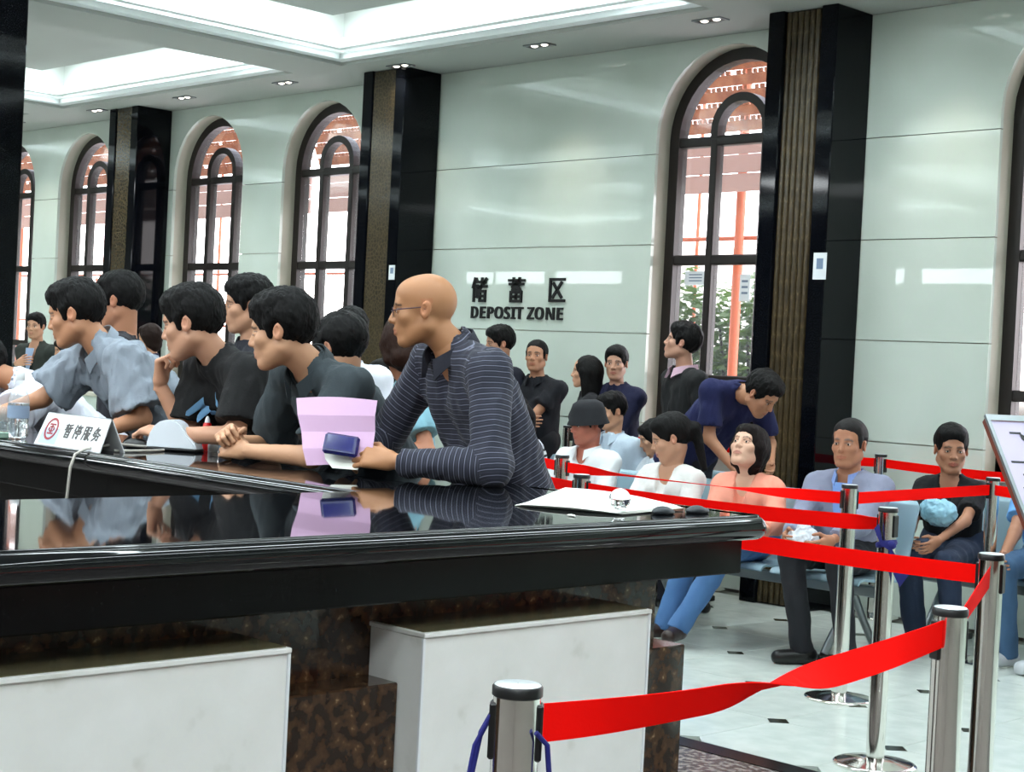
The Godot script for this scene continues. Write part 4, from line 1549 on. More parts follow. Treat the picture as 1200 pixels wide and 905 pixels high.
func build_barriers() -> void:
	var S := {
		"front": Vector3(-1.716, 0, -1.729), "right": Vector3(-1.832, 0, -3.167), "tall": Vector3(-2.374, 0, -4.316), "back": Vector3(-4.407, 0, -7.985), "disc": Vector3(-4.268, 0, -6.42),
		"cord": Vector3(-3.44, 0, -5.444), "far": Vector3(-6.10, 0, -6.40), "paper": Vector3(-4.986, 0, -5.364), "wall": Vector3(-5.66, 0, -8.84)}
	var L := {
		"front": "nearest chrome barrier post, in front of the white counter panel, blue cords tied to it", "right": "chrome barrier post where the twisted red belt from the nearest post ends",
		"tall": "chrome barrier post at the right with its black rimmed top against a taller pole", "back": "tall thin looking chrome barrier post in front of the woman in black",
		"disc": "chrome barrier post with its round base in full view on the tiles", "cord": "chrome barrier post with a dark blue ribbon knotted below its top",
		"far": "chrome barrier post in front of the seated man with a dark hat", "paper": "short looking chrome post top just behind the white paper on the counter", "wall": "barrier post with dark top standing close to the pale wall behind the old man"}
	var turns := {"front": 0.75, "right": 1.2, "tall": 0.2, "back": 1.5, "disc": 1.0, "cord": 0.0, "far": 0.3, "paper": 0.3, "wall": 0.0}
	for k in S:
		stanchion(S[k], L[k], 1.03 if k == "wall" else 1.0, turns[k])
	var y := Vector3.UP * 0.935
	belt(S.front + y, S.right + y + Vector3(0, 0.01, 0), "wide red belt twisted in the middle between the two nearest posts", 0.03, [[0.0, 0.0], [0.35, 0.12], [0.72, 0.86], [1.0, 1.0]], 0.06)
	belt(S.right + y, S.tall + y, "short red belt slanting up from the right front post to the black rimmed post", 0.0, [[0.0, 0.06], [1.0, 0.0]], 0.06)
	var hid := Vector3(-4.03, 0, -4.46)
	stanchion(hid, "barrier post hidden behind the stone end of the counter", 0.985)
	belt(hid + y, S.tall + y, "red belt running from behind the rounded counter end to the right", 0.012)
	belt(S.paper + y, S.cord + y, "red belt passing in front of the seated women above the counter end", 0.015, [[0.0, 0.0], [0.9, 0.0], [1.0, 0.22]], 0.06)
	belt(S.paper + y, Vector3(-6.05, 0.935, -5.92), "red belt from the short post towards the striped shirt man's hip", 0.01)
	belt(S.far + y, S.disc + y, "thin looking red belt twisted across the peach blouse", 0.01, [[0.0, 0.0], [0.25, 0.42], [0.55, 0.46], [1.0, 1.0]])
	belt(S.far + y, Vector3(-6.95, 0.935, -6.85), "red belt leaving the post by the hatted man towards the left", 0.0)
	belt(S.disc + y, S.back + y, "red belt across the chest of the old man in lavender grey", 0.0)
	belt(S.back + y, Vector3(-3.72, 0.93, -7.62), "red belt end between the thin pole and the tilted sign board", 0.0)
	var w := Vector3.UP * 0.975
	belt(S.wall + w, Vector3(-6.98, 0.985, -8.80), "red belt along the foot of the brown fluted pillar", 0.012)
	belt(S.wall + w, Vector3(-4.35, 0.965, -8.86), "red belt along the pale wall behind the woman in black", 0.012)
	belt(Vector3(-7.05, 0.985, -8.82), Vector3(-8.35, 0.99, -8.86), "dark looking red belt behind the woman with crossed arms by the wall", 0.012)
	for e in [[Vector3(-7.01, 0, -8.81), "barrier post behind the bending man in deep blue", 1.04], [Vector3(-8.40, 0, -8.86), "barrier post by the wall behind the standing men", 1.04], [Vector3(-4.31, 0, -8.86), "barrier post by the wall behind the tilted sign board", 1.03], [Vector3(-6.09, 0, -5.935), "barrier post hidden behind the bald man's back", 1.0], [Vector3(-6.99, 0, -6.88), "barrier post hidden behind the bald man, farther off", 1.0], [Vector3(-3.69, 0, -7.59), "barrier post hidden behind the tilted sign board", 1.0]]:
		stanchion(e[0], e[1], e[2])
	# blue cords
	var c := thing("cord", Vector3(-1.716, 0.6, -1.729), "thin blue cord hanging in a loop on both sides of the nearest post", "cord")
	var r := Vector3(0.70, 0, -0.714)
	var f := Vector3(-0.714, 0, -0.70)
	var o := c.position
	var top: Vector3 = S.front + Vector3.UP * 0.955
	part("strand", MB.new().tube([top - r * 0.037, top - r * 0.052 - Vector3.UP * 0.03, top - r * 0.062 - Vector3.UP * 0.09, top - r * 0.066 - Vector3.UP * 0.16, top - r * 0.075 - Vector3.UP * 0.24, top - r * 0.07 - Vector3.UP * 0.36], 0.0045, 6).mesh(o), M.cord, c)
	part("strand", MB.new().tube([top - r * 0.037 - f * 0.01, top - r * 0.06 - Vector3.UP * 0.05, top - r * 0.072 - Vector3.UP * 0.13, top - r * 0.084 - Vector3.UP * 0.21, top - r * 0.092 - Vector3.UP * 0.34], 0.004, 6).mesh(o), M.cord, c)
	part("knot", MB.new().ball(top - r * 0.066 - Vector3.UP * 0.15, Vector3(0.011, 0.018, 0.01), Basis(), 10).mesh(o), M.cord, c)
	part("strand", MB.new().tube([top + r * 0.03 - Vector3.UP * 0.02 - f * 0.03, top + r * 0.048 - Vector3.UP * 0.04 - f * 0.02, top + r * 0.058 - Vector3.UP * 0.13 - f * 0.02, top + r * 0.066 - Vector3.UP * 0.25 - f * 0.01, top + r * 0.062 - Vector3.UP * 0.38], 0.0042, 6).mesh(o), M.cord, c)
	var rb := thing("ribbon", Vector3(-3.44, 0.75, -5.444), "dark blue ribbon knotted round the chrome post below its top", "ribbon")
	o = rb.position
	var kt: Vector3 = S.cord + Vector3(0, 0.86, 0)
	part("loop", MB.new().lathe([Vector2(0.037, -0.012), Vector2(0.042, -0.006), Vector2(0.042, 0.006), Vector2(0.037, 0.012)], 20, Transform3D(Basis(Vector3(0, 0, 1), 0.3), kt)).mesh(o), M.cord, rb)
	part("knot", MB.new().ball(kt - f * 0.045 + r * 0.01, Vector3(0.02, 0.017, 0.014), Basis(), 10).mesh(o), M.cord, rb)
	part("tail", MB.new().sheet([kt - f * 0.05, kt - f * 0.055 - Vector3.UP * 0.06 + r * 0.04, kt - f * 0.04 - Vector3.UP * 0.10 + r * 0.09], [kt - f * 0.05 - Vector3.UP * 0.02, kt - f * 0.055 - Vector3.UP * 0.11 + r * 0.02, kt - f * 0.04 - Vector3.UP * 0.16 + r * 0.05], 0.003).mesh(o), M.cord, rb)
	part("tail", MB.new().sheet([kt - f * 0.05, kt - f * 0.055 + Vector3.UP * 0.02 - r * 0.03, kt - f * 0.04 + Vector3.UP * 0.08 - r * 0.042], [kt - f * 0.05 - Vector3.UP * 0.02, kt - f * 0.055 - Vector3.UP * 0.0 - r * 0.035, kt - f * 0.04 + Vector3.UP * 0.06 - r * 0.06], 0.003).mesh(o), M.cord, rb)


# ---------------------------------------------------------------- benches
func bench(at: Vector3, seats: int, pitch: float, label: String) -> void:
	# seats face +z; at is the middle of the row on the floor
	var t := thing("waiting_bench", at, label, "bench", "pale blue metal waiting benches")
	var prof := [Vector2(0.25, 0.425), Vector2(0.235, 0.445), Vector2(0.2, 0.452), Vector2(0.05, 0.437), Vector2(-0.12, 0.428), Vector2(-0.17, 0.44), Vector2(-0.2, 0.475), Vector2(-0.225, 0.56), Vector2(-0.265, 0.70), Vector2(-0.30, 0.82), Vector2(-0.315, 0.84), Vector2(-0.335, 0.842)]
	var w := pitch - 0.06
	for i in seats:
		var x := (i - (seats - 1) * 0.5) * pitch
		for seg in [[0, 6, "seat"], [5, 12, "backrest"]]:
			var A := []
			var B := []
			for k in range(seg[0], seg[1]):
				var p: Vector2 = prof[k]
				var q := w * 0.5
				if k >= 10: q -= 0.02 * (k - 9)
				A.append(Vector3(x - q, p.y, p.x))
				B.append(Vector3(x + q, p.y, p.x))
			var m := MB.new()
			m.sheet(A, B, 0.012)
			part(seg[2], m.mesh(), M.bench, t)
	part("beam", MB.new().box(Vector3(0, 0.37, -0.02), Vector3(seats * pitch - 0.1, 0.06, 0.06), 0.006).mesh(), M.steel, t)
	for s in [-1.0, 1.0]:
		var x: float = s * ((seats - 1) * 0.5 * pitch - 0.05 + 0.12)
		part("leg", MB.new().tube([Vector3(x, 0.36, -0.02), Vector3(x, 0.20, 0.09), Vector3(x, 0.035, 0.22)], 0.022, 8).mesh(), M.steel, t)
		part("leg", MB.new().tube([Vector3(x, 0.36, -0.02), Vector3(x, 0.20, -0.13), Vector3(x, 0.035, -0.26)], 0.022, 8).mesh(), M.steel, t)
		for z in [0.22, -0.26]:
			part("foot", MB.new().box(Vector3(x, 0.018, z), Vector3(0.06, 0.036, 0.10), 0.006).mesh(), M.black, t)


# ---------------------------------------------------------------- things on the counter and near it
func build_small() -> void:
	var T := 1.075
	# desk sign
	var z0 := -3.128
	var t := thing("tent_sign", Vector3(-5.587, T, -3.2), "white folded desk sign with a red round emblem and four dark characters on the counter", "sign")
	var o := t.position
	var xa := -5.834; var xb := -5.339
	var ap := 0.122
	var zb := -3.232
	var zm := (z0 + zb) / 2
	part("front_board", MB.new().sheet([Vector3(xa, T, z0), Vector3(xa + 0.012, T + ap, zm + 0.002)], [Vector3(xb, T, z0), Vector3(xb - 0.012, T + ap, zm + 0.002)], 0.004).mesh(o), M.white, t)
	part("rear_board", MB.new().sheet([Vector3(xa, T, zb), Vector3(xa + 0.012, T + ap, zm - 0.002)], [Vector3(xb, T, zb), Vector3(xb - 0.012, T + ap, zm - 0.002)], 0.004).mesh(o), M.white, t)
	part("ridge", MB.new().tube([Vector3(xa + 0.012, T + ap, zm), Vector3(xb - 0.012, T + ap, zm)], 0.004, 8).mesh(o), M.steel, t)
	var tilt := atan2(z0 - zm, ap)
	var b := Basis(Vector3.RIGHT, -tilt)
	var org := Vector3(xa, T, z0) + b * Vector3(0, 0, 0.003)
	part("tint_field", MB.new().box(org + b * Vector3(0.09, 0.066, -0.001), Vector3(0.13, 0.118, 0.002), 0.0, b).mesh(o), mat(Color(0.68, 0.74, 0.82), 0.5), t)
	var gx := 0.19
	var glyphs := MB.new()
	for g in ["zan", "ting", "fu", "wu"]:
		var mb := MB.new()
		glyph(mb, g, org + b * Vector3(gx, 0.042, 0), Vector2(0.05, 0.052), 0.0065, 0.0015, b)
		part("character", mb.mesh(o), M.letter, t)
		gx += 0.071
	var em := MB.new()
	var ec := Vector2(0.088, 0.068)
	for i in 28:
		var a0 := TAU * i / 28
		var a1 := TAU * (i + 1) / 28
		em.prism(PackedVector2Array([ec + Vector2(cos(a0), sin(a0)) * 0.046, ec + Vector2(cos(a1), sin(a1)) * 0.046, ec + Vector2(cos(a1), sin(a1)) * 0.037, ec + Vector2(cos(a0), sin(a0)) * 0.037]), 0.002, Transform3D(b, org + b * Vector3(0, 0, 0.002)))
	for q in [[0.0, 0.019, 0.042, 0.007], [0.0, -0.019, 0.042, 0.007], [0.0, 0.0, 0.007, 0.034], [-0.0175, 0.0, 0.007, 0.012], [0.0175, 0.0, 0.007, 0.012], [-0.0105, 0.0085, 0.007, 0.006], [0.0105, 0.0085, 0.007, 0.006], [-0.0105, -0.0085, 0.007, 0.006], [0.0105, -0.0085, 0.007, 0.006]]:
		em.box(org + b * Vector3(ec.x + q[0], ec.y + q[1], 0.001), Vector3(q[2], q[3], 0.002), 0.0, b)
	part("emblem", em.mesh(o), mat(Color(0.58, 0.07, 0.12), 0.4), t)
	# water bottle
	t = thing("water_bottle", Vector3(-6.13, T, -3.21), "clear plastic water bottle with white cap beside the desk sign", "bottle")
	part("bottle", MB.new().lathe([Vector2(0.001, 0.004), Vector2(0.034, 0.002), Vector2(0.043, 0.012), Vector2(0.043, 0.06), Vector2(0.040, 0.066), Vector2(0.043, 0.072), Vector2(0.043, 0.15), Vector2(0.038, 0.175), Vector2(0.024, 0.205), Vector2(0.016, 0.225), Vector2(0.0155, 0.24)], 28).mesh(), M.plastic, t)
	part("water", MB.new().lathe([Vector2(0.001, 0.006), Vector2(0.033, 0.006), Vector2(0.0405, 0.014), Vector2(0.0405, 0.145), Vector2(0.001, 0.145)], 28).mesh(), M.clear, t)
	part("label_band", MB.new().lathe([Vector2(0.0436, 0.085), Vector2(0.0436, 0.135)], 28).mesh(), mat(Color(0.55, 0.62, 0.72), 0.4), t)
	part("cap", MB.new().lathe([Vector2(0.019, 0.238), Vector2(0.0195, 0.24), Vector2(0.0195, 0.268), Vector2(0.017, 0.272), Vector2(0.001, 0.272)], 20).mesh(), M.white, t)
	# cup and wrapper at the left edge
	t = thing("plastic_cup", Vector3(-6.30, T, -3.24), "clear plastic cup at the left edge beside the bottle", "cup")
	part("cup", MB.new().lathe([Vector2(0.001, 0.003), Vector2(0.032, 0.002), Vector2(0.042, 0.12), Vector2(0.044, 0.122)], 24).mesh(), M.plastic, t)
	t = thing("glass_block", Vector3(-6.22, T, -3.135), "low greenish glass stand holding scraps of white paper below the bottle", "stand")
	part("stand", MB.new().box(Vector3(0, 0.013, 0), Vector3(0.22, 0.026, 0.06), 0.004).mesh(), mat(Color(0.55, 0.66, 0.60), 0.15), t)
	for i in 3:
		part("paper_scrap", MB.new().ball(Vector3(-0.07 + 0.06 * i, 0.035, 0.005 * i), Vector3(0.028, 0.01, 0.018), Basis(Vector3(0.3, 1, 0.2).normalized(), i * 1.1), 8).mesh(), M.paper, t)
	# white talking unit
	t = thing("intercom", Vector3(-5.45, T, -3.52), "white rounded desk device with a sloping right side standing before the man in black", "device")
	var pl := PackedVector2Array()
	for q in [[-0.10, 0.012], [-0.098, 0.03], [-0.088, 0.066], [-0.072, 0.094], [-0.05, 0.112], [-0.025, 0.12], [0.0, 0.122], [0.018, 0.118], [0.034, 0.106], [0.046, 0.088], [0.058, 0.068], [0.074, 0.052], [0.09, 0.036], [0.098, 0.022], [0.099, 0.012]]:
		pl.append(Vector2(q[0] * 1.06, q[1]))
	var db := Basis(Vector3.UP, 0.55)
	var body := MB.new()
	body.prism(pl, 0.06, Transform3D(db, db * Vector3(0, 0, 0.03)))
	var pin := PackedVector2Array()
	for q in pl: pin.append(Vector2(q.x * 0.93, 0.014 + (q.y - 0.012) * 0.94))
	body.prism(pin, 0.075, Transform3D(db, db * Vector3(0, 0, 0.0375)))
	part("housing", body.mesh(), M.device, t)
	part("foot_plate", MB.new().box(Vector3(0, 0.006, 0), Vector3(0.215, 0.012, 0.085), 0.004, db).mesh(), M.black, t)
	var cb := MB.new()
	cb.tube([Vector3(-5.54, 1.083, -3.47), Vector3(-5.49, 1.09, -3.38), Vector3(-5.45, 1.10, -3.27), Vector3(-5.42, 1.095, -3.18), Vector3(-5.405, 1.084, -3.10), Vector3(-5.40, 1.066, -3.062), Vector3(-5.402, 1.02, -3.046), Vector3(-5.41, 0.95, -3.045), Vector3(-5.43, 0.86, -3.05), Vector3(-5.46, 0.7, -3.05), Vector3(-5.46, 0.05, -3.05)], 0.0055, 8)
	tag(part("cable", cb.mesh(Vector3(-5.45, 0.05, -3.05)), M.cable, self, Vector3(-5.45, 0.05, -3.05)), "pale cable running over the counter edge in front of the desk sign", "cable")
	var cb2 := MB.new()
	cb2.tube([Vector3(-5.40, 1.081, -3.44), Vector3(-5.37, 1.081, -3.36), Vector3(-5.36, 1.081, -3.27), Vector3(-5.38, 1.081, -3.21)], 0.005, 8)
	tag(part("cable", cb2.mesh(Vector3(-5.38, 1.075, -3.3)), M.cable, self, Vector3(-5.38, 1.075, -3.3)), "short pale cable lying between the desk sign and the white device", "cable")
	# marker and white cap
	t = thing("marker", Vector3(-5.44, T, -3.66), "red marker with white tip standing behind the white device", "marker")
	part("barrel", MB.new().lathe([Vector2(0.001, 0.0), Vector2(0.017, 0.0), Vector2(0.017, 0.105), Vector2(0.012, 0.112)], 16).mesh(), M.red, t)
	part("tip", MB.new().lathe([Vector2(0.011, 0.111), Vector2(0.009, 0.125), Vector2(0.004, 0.137), Vector2(0.001, 0.138)], 14).mesh(), M.white, t)
	t = thing("pill_jar", Vector3(-5.385, T, -3.655), "small white round capped jar beside the red marker", "jar")
	part("jar", MB.new().lathe([Vector2(0.001, 0.0), Vector2(0.019, 0.0), Vector2(0.02, 0.005), Vector2(0.02, 0.06), Vector2(0.015, 0.068)], 18).mesh(), M.white, t)
	part("lid", MB.new().lathe([Vector2(0.018, 0.066), Vector2(0.021, 0.068), Vector2(0.021, 0.092), Vector2(0.017, 0.097), Vector2(0.001, 0.098)], 18).mesh(), M.white, t)
	# handset under the hand
	t = thing("mouse", Vector3(-5.60, T, -3.44), "dark computer mouse under a hand left of the white device", "mouse")
	part("shell", MB.new().ball(Vector3(0, 0.014, 0), Vector3(0.055, 0.024, 0.034), Basis(Vector3.UP, 0.5), 16).mesh(), M.black, t)
	# papers at the counter end
	t = thing("paper_sheets", Vector3(-3.25, T, -3.6), "stack of white paper sheets lying at the counter end under a glass ball", "paper")
	o = t.position
	for i in 3:
		var y := T + 0.002 + 0.0022 * i
		var j := 0.012 * i
		var cs := [Vector3(-3.295 + j, y, -3.27), Vector3(-3.0, y, -3.40 + j), Vector3(-3.055 - j, y + 0.004, -3.735), Vector3(-3.58, y + 0.012 * (i + 1) / 3.0, -3.80 + j)]
		var A := []
		var B := []
		for k in 7:
			var u := k / 6.0
			var bow := 0.010 * sin(u * PI) * (0.4 + 0.3 * i)
			A.append(cs[0].lerp(cs[1], u) + Vector3.UP * bow * 0.4)
			B.append(cs[3].lerp(cs[2], u) + Vector3.UP * bow)
		part("sheet", MB.new().sheet(A, B, 0.0012).mesh(o), M.paper, t)
	t = thing("glass_ball", Vector3(-3.02, T + 0.0105, -3.41), "small clear glass ball paperweight at the front corner of the white paper", "paperweight")
	part("ball", MB.new().ball(Vector3(0, 0.032, 0), Vector3(0.031, 0.031, 0.031), Basis(), 24).mesh(), M.clear, t)
	part("ring_foot", MB.new().lathe([Vector2(0.012, 0.0), Vector2(0.018, 0.001), Vector2(0.016, 0.006), Vector2(0.012, 0.005)], 18).mesh(), M.clear, t)
	for q in [[-2.985, -3.56, 0.055, "dark grey pebble shaped pouch nearer the glass ball"], [-2.975, -3.70, 0.06, "dark grey flat pouch at the far corner of the white paper"]]:
		t = thing("pouch", Vector3(q[0], T, q[1]), q[3], "pouch", "dark pouches by the paper")
		var pf := Field.new(Vector3(-0.09, -0.01, -0.09), Vector3(0.09, 0.06, 0.09), 0.006)
		pf.ell(Vector3(0, 0.006, 0), Vector3(0.024, 0.012, q[2] * 0.8), 0.01)
		pf.ell(Vector3(0.006, 0.010, 0.012), Vector3(0.014, 0.010, 0.02), 0.02)
		pf.cut(Vector3(0, 0.0005, 0), Vector3.DOWN)
		var pmb := MB.new()
		pf.to(pmb)
		part("pouch_body", pmb.mesh(), mat(Color(0.16, 0.18, 0.20), 0.5), t)
	tag(part("paper_scrap", MB.new().ball(Vector3.ZERO, Vector3(0.016, 0.003, 0.01), Basis(), 8).mesh(), M.paper, self, Vector3(-3.02, T + 0.003, -3.215)), "tiny white paper scrap on the bare stone in front of the paper", "paper")
	# pink slip and blue phone in the bald man's hands
	var P := Vector3(-4.36, 1.1, -3.46)
	var rows := []
	for k in 5:
		var v := k / 4.0
		var bulge := 0.012 * (1 if k % 2 == 0 else -1)
		var lft := Vector3(-4.520, 1.325, -3.40).lerp(Vector3(-4.425, 1.10, -3.385), v) + Vector3(0.007, 0, 0.007) * bulge * 60 * 0.02
		var rgt := Vector3(-4.205, 1.335, -3.50).lerp(Vector3(-4.20, 1.125, -3.49), v) + Vector3(-0.007, 0, 0.007) * bulge * 60 * 0.02
		var row := []
		for i in 8:
			var u := i / 7.0
			var nrm := Vector3(0.3, 0, 0.95)
			row.append(lft.lerp(rgt, u) + nrm * (0.010 * sin(u * PI) + (0.008 if k % 2 == 1 else 0.0)) + Vector3.UP * 0.008 * sin(u * PI) * (1 if k == 0 else 0))
		rows.append(row)
	t = thing("pink_slip", P, "creased pink paper slip held upright by the bald man", "paper")
	for k in 4:
		part("fold_panel", MB.new().sheet(rows[k], rows[k + 1], 0.0012).mesh(P), M.pink, t)
	var cf := Vector3(0.714, 0.0, 0.70)
	var cr := Vector3(0.70, 0, -0.714)
	t = thing("phone", Vector3(-4.28, 1.18, -3.415), "dark blue phone held over the pink slip by the bald man", "phone")
	var pb := Basis(cr, Vector3.UP, cr.cross(Vector3.UP)) * Basis(Vector3(0, 0, 1), -0.10) * Basis(Vector3.RIGHT, -0.45)
	part("shell", MB.new().box(Vector3.ZERO, Vector3(0.118, 0.075, 0.02), 0.008, pb).mesh(), M.phone, t)
	part("screen", MB.new().box(pb * Vector3(-0.004, 0.003, 0.0102), Vector3(0.09, 0.052, 0.001), 0.0, pb).mesh(), mat(Color(0.10, 0.11, 0.42), 0.08), t)
	t = thing("white_slip", Vector3(-4.28, 1.155, -3.43), "folded white slip under the blue phone", "paper")
	part("slip", MB.new().sheet([pb * Vector3(-0.078, 0.02, -0.014), pb * Vector3(-0.06, -0.03, -0.012), pb * Vector3(-0.03, -0.062, 0.0)], [pb * Vector3(0.05, 0.02, -0.014), pb * Vector3(0.06, -0.03, -0.012), pb * Vector3(0.055, -0.055, 0.0)], 0.0015).mesh(), M.paper, t)
	# sign board at the right edge
	t = thing("sign_stand", Vector3(-1.98, 0, -4.36), "tilted sign board with lilac sheet and dark print on a stand at the right edge", "sign")
	o = t.position
	var TL := Vector3(-2.34, 1.40, -4.18)
	var dn := Vector3(0.19, -0.28, 0.09).normalized()
	var rt := Vector3(0.62, 0.0, -0.79).normalized()
	rt = (rt - dn * rt.dot(dn) * 0.0).normalized()
	var nn := dn.cross(rt).normalized()
	if nn.y < 0: nn = -nn
	var W := 0.5
	var Hh := 0.60
	var quad := func(a: float, b2: float, c: float, d: float, lift: float, th: float) -> Mesh:
		var m := MB.new()
		m.sheet([TL + rt * a + dn * c + nn * lift - o, TL + rt * a + dn * d + nn * lift - o], [TL + rt * b2 + dn * c + nn * lift - o, TL + rt * b2 + dn * d + nn * lift - o], th)
		return m.mesh()
	part("backing", quad.call(0.0, W, 0.0, Hh, -0.017, 0.024), M.signframe, t)
	part("sheet", quad.call(0.007, W - 0.007, 0.016, Hh - 0.02, 0.0, 0.004), M.signboard, t)
	part("rim", quad.call(-0.003, 0.007, -0.004, Hh, 0.0, 0.012), M.steel, t)
	part("rim", quad.call(W - 0.007, W + 0.003, -0.004, Hh, 0.0, 0.012), M.steel, t)
	part("rim", quad.call(0.007, W - 0.007, -0.004, 0.016, 0.0, 0.012), M.steel, t)
	part("rim", quad.call(0.012, W - 0.012, Hh - 0.02, Hh, 0.0, 0.012), M.steel, t)
	var sb := Basis(rt, -dn, rt.cross(-dn).normalized())
	var ch := MB.new()
	glyph(ch, "fei", TL + rt * 0.050 + dn * 0.092 + nn * 0.0025, Vector2(0.05, 0.042), 0.006, 0.001, sb)
	part("character", ch.mesh(o), M.letter, t)
	for q in [[0.022, 0.47, 0.150], [0.042, 0.44, 0.192], [0.028, 0.44, 0.236], [0.03, 0.44, 0.29]]:
		part("print_line", quad.call(q[0], q[1], q[2], q[2] + 0.006, 0.0027, 0.001), M.letter, t)
	var pc := TL + rt * 0.30 + dn * 0.34 - nn * 0.05
	part("post", MB.new().tube([Vector3(pc.x, 0.02, pc.z) - o, pc - o], 0.02, 12).mesh(), M.steel, t)
	part("base", MB.new().lathe([Vector2(0.001, 0.03), Vector2(0.15, 0.02), Vector2(0.17, 0.0), Vector2(0.001, 0.0)], 28, Transform3D(Basis(), Vector3(pc.x, 0, pc.z) - o)).mesh(), M.steel, t)
	# stickers on the stone pillars
	for q in [[-6.03, 2.20, 0.10, 0.17, "white notice sheet on the right black edge of the fluted pillar"], [-10.23, 2.18, 0.075, 0.12, "white notice sheet on the black edge of the pillar left of the lettering"]]:
		var st := thing("notice", Vector3(q[0], q[1], -8.6), q[4], "notice", "white notices on the pillars")
		part("sheet", MB.new().box(Vector3(0, 0, -0.0005), Vector3(q[2], q[3], 0.003)).mesh(), M.white, st)
		part("print", MB.new().box(Vector3(0.0, 0.015, 0.0012), Vector3(q[2] * 0.5, q[3] * 0.4, 0.001)).mesh(), mat(Color(0.45, 0.52, 0.62), 0.6), st)
	# lit signs over the counters opposite, which the polished wall mirrors
	var k := 0
	for q in [[-20.9, 0.9], [-19.8, 1.2], [-18.2, 1.5], [-15.6, 1.4], [-12.5, 0.5], [-11.4, 1.2], [-8.5, 1.3]]:
		var sg := thing("light_box", Vector3(q[0], 2.96, 1.5), "lit white sign box hanging opposite the window wall", "sign", "lit sign boxes over the counters opposite")
		part("case", MB.new().box(Vector3(0, 0, 0.04), Vector3(q[1], 0.24, 0.08), 0.01).mesh(), M.steel, sg)
		part("lit_face", MB.new().box(Vector3(0, 0, -0.004), Vector3(q[1] - 0.04, 0.2, 0.008)).mesh(), M.litsign, sg)
		for s in [-1.0, 1.0]:
			part("hanger", MB.new().tube([Vector3(s * q[1] * 0.4, 0.12, 0.04), Vector3(s * q[1] * 0.4, 0.91, 0.04)], 0.008, 6).mesh(), M.steel, sg)


# ---------------------------------------------------------------- who is there
func glasses(p: Dictionary) -> void:
	var hx: Transform3D = p.hx
	var base: Vector3 = p.node.position
	var t: Node3D = p.node
	var g := MB.new()
	for s in [-1.0, 1.0]:
		var pts := []
		for i in 13:
			var a := TAU * i / 12
			pts.append(hx * Vector3(s * 0.033 + 0.022 * cos(a), -0.003 + 0.0145 * sin(a), 0.094 - absf(0.022 * cos(a) + 0.01) * 0.12))
		g.tube(pts, 0.0016, 6, false)
		g.tube([hx * Vector3(s * 0.054, 0.002, 0.09), hx * Vector3(s * 0.074, 0.004, 0.055), hx * Vector3(s * 0.079, 0.006, 0.0), hx * Vector3(s * 0.08, -0.004, -0.018)], 0.0022, 6)
	g.tube([hx * Vector3(-0.011, 0.0, 0.096), hx * Vector3(0, 0.003, 0.1), hx * Vector3(0.011, 0.0, 0.096)], 0.0016, 6)
	var gl := part("glasses", g.mesh(base), mat(Color(0.28, 0.20, 0.26), 0.3, 0.5), t)
	var ln := MB.new()
	for s in [-1.0, 1.0]:
		ln.ball(hx * Vector3(s * 0.033, -0.003, 0.091), Vector3(0.021, 0.0135, 0.001), hx.basis.orthonormalized(), 12)
	part("lens", ln.mesh(base), M.lens, gl)


func v3(x: float, y: float, z: float) -> Vector3:
	return Vector3(x, y, z)


func stand(head: Vector3, chest: Vector3, face: Vector3, more: Dictionary) -> Dictionary:
	var s: float = head.y / 1.60
	var c := Vector3(chest.x, 0, chest.z).normalized()
	var lean: float = more.get("lean", 0.02)
	var d := {"s": s, "head": head, "chest": chest, "face": face, "neck": head - Vector3(0, 0.185 * s, 0) - c * 0.035, "hip": Vector3(head.x, 0.93 * s, head.z) - c * (0.03 + lean)}
	d.merge(more, true)
	return d


func sit(head: Vector3, chest: Vector3, face: Vector3, more: Dictionary) -> Dictionary:
	var c := Vector3(chest.x, 0, chest.z).normalized()
	var s: float = more.get("s", 0.97)
	var d := {"s": s, "seated": true, "head": head, "chest": chest, "face": face, "neck": head - Vector3(0, 0.185 * s, 0) - c * 0.03, "hip": Vector3(head.x, 0.545, head.z) - c * more.get("lean", 0.06), "hem": -0.02}
	d.merge(more, true)
	return d


